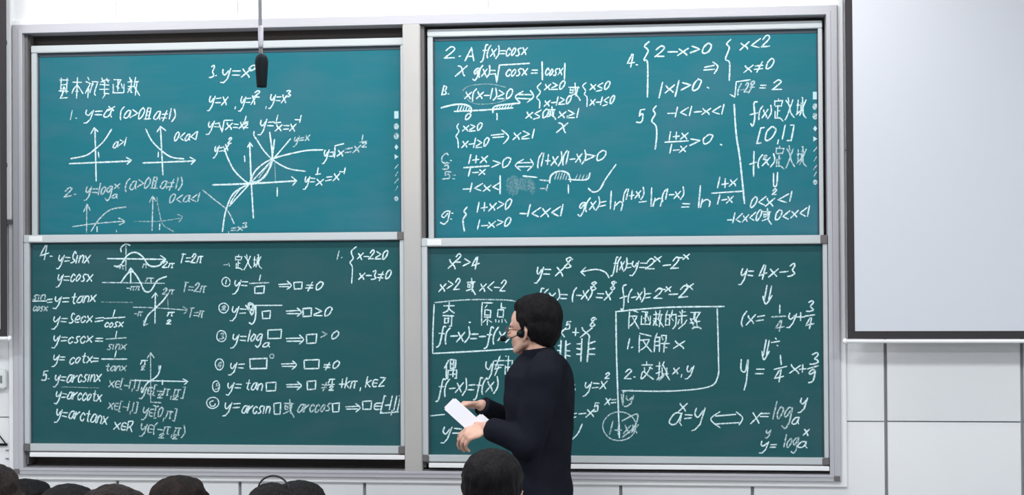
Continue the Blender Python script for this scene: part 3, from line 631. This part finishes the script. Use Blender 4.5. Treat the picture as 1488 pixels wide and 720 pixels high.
# ------------------------------------------------------------------ people
def cap_bm(bm, a, b, ra, rb, seg=14, fl=(1, 1, 1)):
    """tapered limb with rounded ends"""
    a, b = Vector(a), Vector(b); d = b-a; L = d.length
    if L < 1e-6: d = Vector((0, 0, 1)); L = 1e-6
    d = d/L; pts = []; rr = []
    for k in range(5):
        t = math.pi/2*(k/4); pts.append(a-d*ra*math.cos(t)); rr.append(max(ra*math.sin(t), ra*.04))
    for k in range(1, 5):
        f = k/5; pts.append(a+d*L*f); rr.append(ra+(rb-ra)*f)
    for k in range(5):
        t = math.pi/2*(k/4); pts.append(b+d*rb*math.sin(t)); rr.append(max(rb*math.cos(t), rb*.04))
    tube(bm, pts, rr, seg)
def ell(bm, c, r, mx=None, seg=20, rings=12):
    m = Matrix.Translation(Vector(c)) @ (mx or Matrix.Identity(4)) @ Matrix.Diagonal((*r, 1))
    bmesh.ops.create_uvsphere(bm, u_segments=seg, v_segments=rings, radius=1, matrix=m)
def remesh(bm, voxel, name, smooth=6, disp=None):
    me = bpy.data.meshes.new('tmp'); bm.to_mesh(me); bm.free()
    o = bpy.data.objects.new('tmp', me); COL.objects.link(o)
    r = o.modifiers.new('r', 'REMESH'); r.mode = 'VOXEL'; r.voxel_size = voxel
    if smooth:
        s = o.modifiers.new('s', 'SMOOTH'); s.factor = .5; s.iterations = smooth
    dg = bpy.context.evaluated_depsgraph_get(); dg.update()
    out = bpy.data.meshes.new_from_object(o.evaluated_get(dg)); out.name = name
    bpy.data.objects.remove(o); bpy.data.meshes.remove(me)
    if disp:
        n = len(out.vertices); co_ = np.empty(n*3); out.vertices.foreach_get('co', co_); co_ = co_.reshape(-1, 3)
        no = np.empty(n*3); out.vertices.foreach_get('normal', no); no = no.reshape(-1, 3)
        amp, fx = disp
        for i in range(n):
            v = mnoise.noise(Vector(co_[i]*np.array(fx)))
            co_[i] += no[i]*amp*v
        out.vertices.foreach_set('co', co_.ravel())
    out.polygons.foreach_set('use_smooth', [True]*len(out.polygons))
    return out

def hand(bm, wrist, fdir, back, thumb, curl, s=1.0, tcurl=.4, spread=.10):
    """palm, four unequal bent fingers and a thumb from the side of the palm.
    fdir = from wrist to knuckles, back = out of the back of the hand, thumb = towards the thumb side"""
    w_ = Vector(wrist); f = Vector(fdir).normalized(); n = Vector(back); n = (n-f*n.dot(f)).normalized()
    t = f.cross(n); t = t if t.dot(Vector(thumb)) > 0 else -t
    mx = Matrix((t, f, n)).transposed().to_4x4()
    ell(bm, w_+f*.048*s, (.041*s, .053*s, .015*s), mx, 18, 12)
    ell(bm, w_+f*.03*s+t*.022*s-n*.006*s, (.018*s, .032*s, .014*s), mx, 12, 8)
    lens = [(.042, .026, .021), (.047, .030, .023), (.043, .028, .022), (.034, .021, .019)]
    for k, (l1, l2, l3) in enumerate(lens):
        off = (1.5-k)*.0205*s; p = w_+f*(.086-.004*abs(k-1))*s+t*off
        d = (f+t*spread*(1.5-k)*.6).normalized(); c = curl[k] if isinstance(curl, (list, tuple)) else curl
        cap_bm(bm, p-d*.03*s, p, .0095*s, .0095*s, 10)
        ax = t; ang = c*.9
        r0 = .0092-.0006*(k == 3)
        for j, L in enumerate((l1, l2, l3)):
            d = (Matrix.Rotation(ang, 3, ax.cross(n).cross(ax).cross(f) if False else n.cross(f)) @ d).normalized() if False else (d*math.cos(ang) - n*math.sin(ang)).normalized() if j == 0 else (d*math.cos(ang) + (d.cross(t)*(1 if d.cross(t).dot(n*-1+f*-.001) > 0 else -1) if j == 1 else curld)*math.sin(ang)).normalized()
            q = p+d*L*s
            cap_bm(bm, p, q, (r0-.0006*j)*s, (r0-.0006*(j+1))*s, 10)
            p = q
            # direction in which the next joint keeps curling (towards the palm and back to the wrist)
            e = d.cross(t)
            if e.dot(-n-f*.6) < 0: e = -e
            curld = e; ang = c*(1.0 if j == 0 else .7)
    p = w_+f*.028*s+t*.030*s; d = (f*.62+t*.75-n*.25).normalized()
    q = p+d*.040*s; cap_bm(bm, p-d*.015*s, q, .0135*s, .0105*s, 10)
    d2 = (f*(.9)+t*(.45-tcurl)-n*(.25+tcurl*.5)).normalized(); r_ = q+d2*.032*s; cap_bm(bm, q, r_, .0105*s, .0098*s, 10)
    d3 = (f*(.9)+t*(.15-tcurl*1.2)-n*(.3+tcurl*.6)).normalized(); cap_bm(bm, r_, r_+d3*.024*s, .0098*s, .0082*s, 10)

def head_bm(bm, M4, s=1.0):
    """x forward, y left, z up, origin between the ears"""
    def e(c, r, rx=0): 
        m = M4 @ Matrix.Translation(Vector(c)*s) @ Matrix.Rotation(rx, 4, 'Y') @ Matrix.Diagonal((r[0]*s, r[1]*s, r[2]*s, 1))
        bmesh.ops.create_uvsphere(bm, u_segments=24, v_segments=16, radius=1, matrix=m)
    def c(a, b, ra, rb): cap_bm(bm, M4 @ (Vector(a)*s), M4 @ (Vector(b)*s), ra*s, rb*s, 10)
    e((-.012, 0, .055), (.096, .074, .083))            # skull
    e((.042, 0, .045), (.047, .060, .060))             # forehead
    e((.040, 0, -.020), (.047, .053, .060))            # mid face
    e((.045, 0, -.062), (.036, .038, .030), .2)        # jaw
    e((.070, 0, -.074), (.015, .019, .014))            # chin
    for sy in (-1, 1):
        c((.0, .054*sy, -.035), (.055, .028*sy, -.070), .018, .015)   # jaw line
        e((.062, .036*sy, -.012), (.020, .018, .016))  # cheek bone
        c((.078, .010*sy, .027), (.070, .048*sy, .030), .010, .008)   # brow
        e((.076, .030*sy, .008), (.013, .014, .0105))  # eyeball
        c((.094, .010*sy, -.020), (.084, .014*sy, -.022), .0065, .006) # nostril
        # ear: rim, lobe and bowl
        c((-.008, .074*sy, .026), (-.020, .084*sy, .014), .006, .006); c((-.020, .084*sy, .014), (-.014, .080*sy, -.012), .006, .0055)
        c((-.014, .080*sy, -.012), (-.002, .074*sy, -.026), .0055, .007); e((-.006, .073*sy, .002), (.012, .006, .022))
    c((.083, 0, .018), (.104, 0, -.014), .0075, .0125)
    c((.078, -.018, -.043), (.078, .018, -.043), .0075, .0075); c((.084, -.010, -.041), (.084, .010, -.041), .0065, .0065)
    c((.076, -.015, -.053), (.076, .015, -.053), .0080, .0080); c((.081, -.009, -.054), (.081, .009, -.054), .0065, .0065)
    c((-.025, 0, -.02), (-.035, 0, -.115), .054, .056)  # neck

def hair_cap(M4, s, style, voxel, name):
    """short hair: shell over the skull leaving the face and ears free"""
    bm = bmesh.new()
    def e(c, r, rx=0):
        m = M4 @ Matrix.Translation(Vector(c)*s) @ Matrix.Rotation(rx, 4, 'Y') @ Matrix.Diagonal((r[0]*s, r[1]*s, r[2]*s, 1))
        bmesh.ops.create_uvsphere(bm, u_segments=28, v_segments=18, radius=1, matrix=m)
    def c(a, b, ra, rb): cap_bm(bm, M4 @ (Vector(a)*s), M4 @ (Vector(b)*s), ra*s, rb*s, 12)
    e((-.026, 0, .066), (.097, .084, .090)); e((.014, 0, .098), (.062, .066, .046), .05); e((-.050, 0, .028), (.068, .079, .080))
    e((-.060, 0, -.006), (.044, .062, .052))
    for sy in (-1, 1):
        c((.004, .068*sy, .060), (.002, .072*sy, .020), .022, .009)        # side and sideburn
        c((-.038, .066*sy, .030), (-.036, .062*sy, -.020), .020, .012)
    if style == 'bob':
        for a in range(-4, 5):
            t = a*.36; x = -.030-.062*math.cos(t); y = .078*math.sin(t)
            c((x+.01, y*.95, .04), (x, y*1.08, -.085), .034, .026)
    if style == 'tail':
        c((-.125, 0, .04), (-.150, 0, -.09), .030, .020); c((-.100, 0, .05), (-.130, 0, .045), .028, .024)
    return remesh(bm, voxel, name, 5, (.0035*s, (60, 60, 20)))

def rotz(a, loc): return Matrix.Translation(Vector(loc)) @ Matrix.Rotation(a, 4, 'Z')

# ---- the teacher, in world coordinates measured on the plane y = TY and turned to face the board's left half
TY = -.80
tb = at(786, 720, TY); TX = tb.x
teach = thing('person', 'standing person in a black jacket with glasses and headset, back half turned, holding white paper', 'person', (TX, TY, 0))
O = Vector((TX, TY, 0))
def t3(px, py, dy=0):             # local point of the teacher (origin on the floor)
    return at(px, py, TY+dy) - O
aim = math.pi - R(24)
HM = rotz(aim, t3(774, 484, 0) + Vector((0, -.0, 0))) @ Matrix.Rotation(R(-2), 4, 'Y')
earz = t3(766, 483).z
SH = {'l': t3(790, 546, -.165), 'r': t3(786, 546, .165)}
EL = {'l': t3(768, 643, -.215), 'r': t3(768, 632, .20)}
WR = {'l': t3(708, 622, -.20), 'r': t3(700, 590, -.01)}
HIP = t3(790, 735)
bm = bmesh.new()
head_bm(bm, HM, 1.0)
chest = t3(785, 565); belly = t3(789, 650)
Rz = Matrix.Rotation(aim, 4, 'Z')
nb = HM @ Vector((-.035, 0, -.10))
cap_bm(bm, nb, t3(788, 545), .055, .065)
ell(bm, chest, (.078, .145, .14), Rz); ell(bm, belly, (.072, .14, .17), Rz); ell(bm, HIP, (.062, .125, .12), Rz)
for k in 'lr':
    cap_bm(bm, SH[k], EL[k], .048, .038); cap_bm(bm, EL[k], WR[k], .038, .025)
    sy = -1 if k == 'l' else 1
    L = Vector((math.cos(aim+math.pi/2), math.sin(aim+math.pi/2), 0))*(1 if k == 'l' else -1)
    hp = HIP+L*.085; kn = Vector((hp.x-.01, hp.y, .47)); an = Vector((hp.x+.005, hp.y, .085))
    cap_bm(bm, hp+Vector((0, 0, -.05)), kn, .058, .048); cap_bm(bm, kn, an, .052, .036)
    F = Vector((math.cos(aim), math.sin(aim), 0)); cap_bm(bm, an-F*.03-Vector((0, 0, .05)), an+F*.13-Vector((0, 0, .055)), .03, .026)
# near (left) hand: fingers point left and down, thumb up on the paper
hand(bm, WR['l'], (-.85, -.05, -.28), (-.10, -.62, .78), (0, 1, .3), (.55, .60, .66, .75), .95, .3)
# far (right) hand behind the paper
hand(bm, WR['r'], (-1, -.05, .06), (.0, .35, .94), (-.1, -1, .1), (1.05, 1.1, 1.15, 1.2), .86, .3)
body = link('body', remesh(bm, .0042, 'teacher_body', 2), 'skin', teach)
# jacket: torso, sleeves with cuffs, stand collar
def jacket():
    bm = bmesh.new()
    prof = [(508, 768, 806, .050), (515, 760, 812, .062), (521, 752, 818, .100), (530, 745, 825, .155), (543, 741, 828, .186), (560, 739, 830, .196), (585, 738, 831, .198), (615, 741, 830, .192), (640, 748, 828, .186), (668, 752, 825, .184), (700, 752, 826, .186), (735, 750, 829, .178), (790, 747, 833, .178), (850, 745, 836, .178)]
    rings = []
    for py, xa, xb, half in prof:
        a, b = t3(xa, py), t3(xb, py); c = (a+b)/2; wx = (b.x-a.x)/2
        dep = math.sqrt(max(wx*wx - (half*math.sin(R(24)))**2, .002))/math.cos(R(24))
        ring_ = []
        for k in range(32):
            an = 2*math.pi*k/32; u, v = math.cos(an), math.sin(an)
            e_ = .85; u = math.copysign(abs(u)**e_, u); v = math.copysign(abs(v)**e_, v)
            ring_.append(bm.verts.new(c + Rz @ Vector((dep*u, half*v, 0))))
        rings.append(ring_)
    for p_, q_ in zip(rings, rings[1:]):
        for k in range(32): bm.faces.new([p_[k], p_[(k+1) % 32], q_[(k+1) % 32], q_[k]])
    bm.faces.new(rings[0]); bm.faces.new(rings[-1][::-1]); bmesh.ops.recalc_face_normals(bm, faces=bm.faces)
    for k in 'lr':
        top = SH[k]+Vector((0, 0, .0)); cap_bm(bm, t3(795, 530, (-.08 if k == 'l' else .08)), top, .062, .070, 18)
        cap_bm(bm, top, EL[k], .070, .060, 18)
        cuff = WR[k]+(EL[k]-WR[k]).normalized()*(.012 if k == 'l' else .0)
        cap_bm(bm, EL[k], EL[k]+(cuff-EL[k])*.88, .062, .048 if k == 'l' else .042, 18)
        # flat cuff end
        d = (cuff-EL[k]).normalized(); p = EL[k]+(cuff-EL[k])*.8; n_ = 20
        lathe(bm, [(.040, 0), (.047, .01), (.046, (cuff-p).length), (.030, (cuff-p).length+.002)] if k == 'l' else [(.034, 0), (.041, .01), (.040, (cuff-p).length), (.026, (cuff-p).length+.002)], p, n_, d)
    return remesh(bm, .0065, 'jacket', 6, (.009, (9, 9, 15)))
jk = link('jacket', jacket(), 'jacket', teach); jk['label'] = 'black zipped jacket with stand collar'
bm = bmesh.new()
pc = HM @ Vector((-.033, 0, -.085))
ax = ((HM @ Vector((-.025, 0, -.02)))-(HM @ Vector((-.045, 0, -.13)))).normalized()
lathe(bm, [(.070, -.060), (.069, -.02), (.064, .012), (.063, .022), (.058, .024), (.056, -.03), (.05, -.055)], pc, 28, ax)
obj('collar', bm, 'jacket', teach, True)
bm = bmesh.new()
ell(bm, HIP+Vector((0, 0, -.04)), (.100, .155, .11), Rz)
for s_ in (1, -1):
    L = Vector((math.cos(aim+math.pi/2), math.sin(aim+math.pi/2), 0))*s_
    hp = HIP+L*.085; kn = Vector((hp.x-.01, hp.y, .47)); an = Vector((hp.x+.005, hp.y, .09))
    cap_bm(bm, hp+Vector((0, 0, -.05)), kn, .078, .072, 18); cap_bm(bm, kn, an, .072, .062, 18)
link('trousers', remesh(bm, .008, 'trousers', 5, (.006, (10, 10, 6))), 'trouser', teach)
for s_ in (1, -1):
    L = Vector((math.cos(aim+math.pi/2), math.sin(aim+math.pi/2), 0))*s_; F = Vector((math.cos(aim), math.sin(aim), 0))
    c0 = HIP+L*.085; c0.z = 0; bm = bmesh.new()
    cap_bm(bm, c0-F*.04+Vector((0, 0, .045)), c0+F*.07+Vector((0, 0, .045)), .045, .043, 16); cap_bm(bm, c0+F*.07+Vector((0, 0, .04)), c0+F*.17+Vector((0, 0, .033)), .044, .032, 16)
    for v in bm.verts: v.co.z = max(v.co.z, 0)
    link('shoe', remesh(bm, .006, 'shoe', 2), 'shoe', teach)
hr = link('hair', hair_cap(HM, 1.03, 'short', .0045, 'short_hair'), 'hair', teach)
# glasses
bm = bmesh.new(); F4 = HM
for sy in (-1, 1):
    tube(bm, [F4 @ Vector((.094, sy*(.031+.021*math.cos(a*.5236)), .006+.015*math.sin(a*.5236))) for a in range(13)], .0016, 6, False)
    tube(bm, [F4 @ Vector(p) for p in ((.093, sy*.052, .010), (.060, sy*.071, .012), (.0, sy*.079, .012), (-.014, sy*.080, .002))], .0018, 6)
tube(bm, [F4 @ Vector((.096, -.010, .008)), F4 @ Vector((.099, 0, .011)), F4 @ Vector((.096, .010, .008))], .0015, 6)
obj('glasses', bm, 'gold', teach, True)['label'] = 'reddish metal framed glasses'
gl = bpy.context.scene.objects.get('glasses')
for sy in (-1, 1):
    bm = bmesh.new(); bm.faces.new([bm.verts.new(F4 @ Vector((.0935, sy*(.031+.020*math.cos(a*.5236)), .006+.014*math.sin(a*.5236)))) for a in range(12)])
    obj('lens', bm, 'lens', gl)
# headset microphone
bm = bmesh.new(); hs = t3(758, 487, -.085)
cap_bm(bm, F4 @ Vector((.006, .078, .000)), F4 @ Vector((.006, .090, .0)), .018, .014, 14)
tube(bm, [F4 @ Vector(p) for p in ((.004, .086, .016), (-.012, .088, .032), (-.032, .086, .020), (-.034, .080, -.01))], .0022, 6)
hd = obj('headset', bm, 'black', teach, True)
bm = bmesh.new(); tube(bm, [F4 @ Vector(p) for p in ((.012, .090, -.004), (.050, .082, -.020), (.088, .060, -.027), (.112, .036, -.028))], .0018, 6)
obj('boom', bm, 'black', hd, True)
bm = bmesh.new(); ell(bm, F4 @ Vector((.118, .030, -.028)), (.013, .011, .012)); obj('foam_tip', bm, 'black', hd, True)

# folded white paper held in both hands
pp = thing('folded_paper', 'folded white sheets of paper held in the hands of the standing teacher', 'paper', at(672, 600, TY-.165))
po = at(672, 600, TY-.165)
def sheet(name, px, dy, th, tilt=0):
    v = [at(x, y, TY-.165+dy+tilt*i_) - po for i_, (x, y) in zip((0, 0, 1, 1), px)]
    bm = bmesh.new(); n = Vector((0, th, 0))
    a = [bm.verts.new(p) for p in v]; b = [bm.verts.new(p+n) for p in v]
    bm.faces.new(a); bm.faces.new(b[::-1])
    for k in range(4): bm.faces.new([a[k], b[k], b[(k+1) % 4], a[(k+1) % 4]])
    bmesh.ops.recalc_face_normals(bm, faces=bm.faces)
    bmesh.ops.bevel(bm, geom=[e for e in bm.edges if abs((e.verts[0].co-e.verts[1].co).normalized().y) > .9], offset=.006, segments=3, affect='EDGES')
    return obj(name, bm, 'paper', pp)
sheet('top_sheet', [(644, 594), (660, 578), (704, 618), (688, 634)], 0, .005, -.004)
sheet('under_sheet', [(688, 610), (699, 601), (712, 612), (702, 627)], .012, .004, 0)

# ---- seated students seen from behind: one body of each hair style, copied
SEAT = .45
def student(label, style, hair, cloth):
    t = thing('person', label, 'person', (0, 0, 0), 'seated students seen from behind')
    H = Matrix.Translation((0, .02, 1.19)) @ Matrix.Rotation(math.pi/2, 4, 'Z') @ Matrix.Diagonal((1, 1, .86, 1))
    bm = bmesh.new(); head_bm(bm, H, .97)
    cap_bm(bm, (0, -.015, 1.10), (0, -.02, 1.0), .052, .07)
    ell(bm, (0, -.02, .90), (.15, .09, .17)); ell(bm, (0, -.02, .70), (.13, .09, .17)); ell(bm, (0, 0, .56), (.155, .11, .10))
    for s in (-1, 1):
        sh_, el_, wr_ = Vector((s*.165, -.02, .98)), Vector((s*.215, .10, .76)), Vector((s*.10, .33, .80))
        cap_bm(bm, sh_, el_, .045, .036); cap_bm(bm, el_, wr_, .036, .025)
        hand(bm, wr_, (-s*.3, 1, -.05), (0, 0, 1), (-s, 0, 0), .25, .95)
        cap_bm(bm, (s*.09, .02, .53), (s*.10, .42, .52), .075, .052); cap_bm(bm, (s*.10, .42, .52), (s*.10, .40, .09), .052, .035)
        cap_bm(bm, (s*.10, .39, .04), (s*.10, .53, .03), .03, .025)
    bd = link('body', remesh(bm, .0062, 'student_body', 2), 'skin', t)
    link('hair', hair_cap(H, 1.0, style, .0055, 'student_hair'), hair, t)
    bm = bmesh.new()
    ell(bm, (0, -.02, .90), (.175, .115, .18)); ell(bm, (0, -.02, .70), (.165, .12, .18)); ell(bm, (0, 0, .58), (.17, .13, .09))
    cap_bm(bm, (0, -.02, 1.04), (0, -.02, 1.0), .066, .09, 18)
    for s in (-1, 1):
        sh_, el_, wr_ = Vector((s*.165, -.02, .97)), Vector((s*.215, .10, .76)), Vector((s*.10, .33, .80))
        cap_bm(bm, sh_, el_, .062, .052, 16); cap_bm(bm, el_, el_.lerp(wr_, .93), .052, .038, 16)
    link('school_jacket', remesh(bm, .009, 'school_jacket', 5, (.006, (10, 10, 12))), cloth, t)
    bm = bmesh.new(); ell(bm, (0, 0, .55), (.17, .13, .09))
    for s in (-1, 1):
        cap_bm(bm, (s*.09, .02, .53), (s*.10, .42, .52), .088, .068, 16); cap_bm(bm, (s*.10, .42, .52), (s*.10, .40, .10), .068, .055, 16)
    link('trousers', remesh(bm, .010, 'student_trousers', 4), 'trouser', t)
    for s in (-1, 1):
        bm = bmesh.new(); cap_bm(bm, (s*.10, .37, .045), (s*.10, .50, .04), .045, .038, 14)
        for v in bm.verts: v.co.z = max(v.co.z, 0)
        link('shoe', remesh(bm, .007, 'student_shoe', 2), 'plastic', t)
    return t
HTOP = 1.19+.135                  # top of the hair above the floor for a student of size 1
def copy_thing(o):
    c = o.copy(); COL.objects.link(c)
    for ch in list(o.children):
        d = ch.copy(); COL.objects.link(d); d.parent = c
        for g in ch.children:
            e = g.copy(); COL.objects.link(e); e.parent = d
    return c
PROTO = {}
def place_student(px, py, Y, k, rz, style, hair, cloth, label):
    key = style+hair
    if key not in PROTO: t = PROTO[key] = student(label, style, hair, cloth); new = True
    else: t = copy_thing(PROTO[key])
    t['label'] = label
    top = at(px, py, Y); z = top.z
    t.location = (top.x, Y, 0); t.rotation_euler = (0, 0, rz)
    t.scale = (k, k, z/HTOP)
    return t
G_ = 'seated students seen from behind'
place_student(715, 651, -2.50, 1.03, .05, 'short', 'hair', 'uniform', 'seated person with short black hair and ears showing, right in front of the standing teacher')
place_student(-20, 671, -3.30, 1.0, .1, 'bob', 'hairb', 'uniform', 'seated person, highest of the dark heads in the left corner, cut by the picture edge')
place_student(34, 696, -1.70, 1.12, -.1, 'bob', 'hair', 'uniform', 'seated person, low dark head second from the left edge')
place_student(98, 703, -2.60, 1.05, .1, 'round', 'hair', 'uniform', 'seated person, low dark head under the lower left chalkboard, third from the left edge')
place_student(163, 703, -3.85, .92, -.1, 'bob', 'hairb', 'uniform', 'seated person, broad dark head just left of the lone round one')
place_student(259, 691, -1.85, 1.12, 0, 'round', 'hairb', 'uniform', 'seated person, lone round dark head between two groups of students')
place_student(395, 701, -3.10, .86, .1, 'round', 'hair', 'uniform', 'seated person wearing a thin dark hoop over the hair')
place_student(434, 698, -2.35, 1.04, 0, 'bob', 'hair', 'uniform', 'seated person overlapping the hoop wearer on the right, no hoop')
hoop = [o for o in COL.objects if o.get('label', '').endswith('dark hoop over the hair')][0]
bm = bmesh.new(); tp = at(398, 692, -3.10); b0 = at(377, 705, -3.10); b1 = at(417, 703, -3.10)
pts = []
for k in range(15):
    a = math.pi*(k/14); cx_, cz_ = (b0.x+b1.x)/2, b0.z-.012
    pts.append((cx_-(b1.x-b0.x)/2*1.08*math.cos(a)-hoop.location.x, .0, cz_+(tp.z-cz_)*math.sin(a)))
k_ = hoop.scale
tube(bm, [(p[0]/k_.x, p[1], p[2]/k_.z) for p in pts], .0026, 6)
obj('hair_hoop', bm, 'border', hoop, True)

# ------------------------------------------------------------------ projection screens either side of the board
def pscreen(x0, x1, zb, label, side):
    """black bordered pull-down screen with a white bar along the bottom; x0 the edge next to the board"""
    t = thing('projection_screen', label, 'screen', ((x0+x1)/2, -.10, zb))
    cx = (x0+x1)/2; a, b = min(x0, x1)-cx, max(x0, x1)-cx; top = 3.50-zb; w = .031
    obj('screen_fabric', bx(a+w, b-w, 0, .003, .048, top), 'screen', t)
    obj('black_border', bx(a, a+w, -.001, .004, .015, top), 'border', t)
    obj('black_border', bx(b-w, b, -.001, .004, .015, top), 'border', t)
    obj('black_border', bx(a+w, b-w, -.001, .004, .015, .048), 'border', t)
    bm = bmesh.new(); tube(bm, [(a-.010, .0, .004), (b+.010, .0, .004)], .0085, 12); obj('weight_bar', bm, 'trimw', t, True)
    for s in (a-.012, b+.012):
        bm = bmesh.new(); ell(bm, (s, 0, .004), (.011, .013, .013), None, 12, 8); obj('bar_knob', bm, 'trimw', t, True)
    obj('roller_case', bx(a-.04, b+.04, -.05, .06, top, top+.11, bev=.012), 'plastic', t)
    for s in (a+.1, b-.1): obj('wall_bracket', bx(s-.02, s+.02, .055, .22, top+.02, top+.08), 'cap', t)
    for s in (a+.02, b-.02): obj('ceiling_hanger', bx(s-.01, s+.01, -.01, .01, top+.105, ZT-zb), 'cap', t)
pscreen(1.921, 4.35, 1.520, 'large pale projection screen with black border, right of the chalkboards', 1)
pscreen(-1.882, -4.25, 1.535, 'projection screen cut off at the left edge, only its black border in view', -1)

# white trunking between the left screen and the chalkboard frame
tk_ = thing('cable_trunking', 'narrow white upright cable trunking beside the left chalkboard frame', 'trunking', (-1.921, .06, 2.09))
obj('trunking_cover', bx(-.011, .014, -.055, .035, 0, 1.5, bev=.003), 'trimw', tk_)
obj('trunking_end', bx(-.010, .018, -.057, .03, -.018, 0), 'cap', tk_)
for z in (.245, .82): obj('trunking_clip', bx(-.014, -.004, -.062, -.05, z, z+.022, bev=.002), 'cap', tk_)
# socket box and pinned sheet at the far left of the wall
q = at(4, 551, WY)
sb = thing('socket_box', 'white double socket box on the wall at the left edge, below the left screen', 'socket', (q.x-.06, WY, q.z))
obj('box_body', bx(-.09, .085, -.035, 0, -.045, .045, bev=.006), 'plastic', sb)
for x in (.035, .062): obj('socket_slot', bx(x, x+.012, -.0365, -.034, -.018, .018), 'steel', sb)
q0, q1 = at(0, 646, WY), at(11, 646, WY)
wb = thing('wall_hook_rail', 'thin black wall rail with slanted stay at the left edge', 'rail', (q0.x, WY, q0.z))
obj('rail_bar', bx(-.25, q1.x-q0.x, -.012, 0, -.006, .004), 'black', wb)
bm = bmesh.new(); tube(bm, [(-.035, -.006, .085), (q1.x-q0.x-.004, -.006, .0)], .003, 6); obj('slanted_stay', bm, 'black', wb)
for py in (655, 667):
    q = at(11, py, WY); tag(obj('wall_screw', bx(q.x-.008, q.x+.006, WY-.004, WY+.001, q.z-.003, q.z+.003), 'steel'), 'small grey dash-like screw head on the wall at the left edge, %s of two' % ('upper' if py == 655 else 'lower'), 'screw', 'screw heads at the left edge')

# ------------------------------------------------------------------ hanging microphone
HY = -1.0
m0 = at(379, 76, HY)
mc = thing('hanging_microphone', 'black microphone hanging on a thin pale rod in front of the left chalkboards', 'microphone', (m0.x, HY, m0.z))
bm = bmesh.new(); tube(bm, [(-.002, 0, .090), (-.004, 0, ZT-m0.z)], .0068, 12); obj('ceiling_rod', bm, 'rod', mc, True)
bm = bmesh.new(); lathe(bm, [(.0095, .018), (.0105, .03), (.0105, .098), (.007, .104)], (0, 0, 0), 16); obj('rod_sleeve', bm, 'rod', mc, True)
bm = bmesh.new(); lathe(bm, [(.009, -.014), (.009, .0), (.0075, .003), (.0075, .018)], (0, 0, 0), 16); obj('clamp', bm, 'cap', mc, True)
bm = bmesh.new(); L_ = m0.z-at(381, 127, HY).z
lathe(bm, [(.012, -.010), (.020, -.015), (.0245, -.026), (.0262, -.040), (.0240, -.075), (.0200, -L_+.006), (.0185, -L_)], (.003, 0, 0), 20); obj('microphone_body', bm, 'black', mc, True)
bm = bmesh.new(); lathe(bm, [(.024, 0), (.024, .012), (.012, .02)], (-.004, 0, ZT-m0.z-.02), 16); obj('ceiling_plate', bm, 'plastic', mc, True)
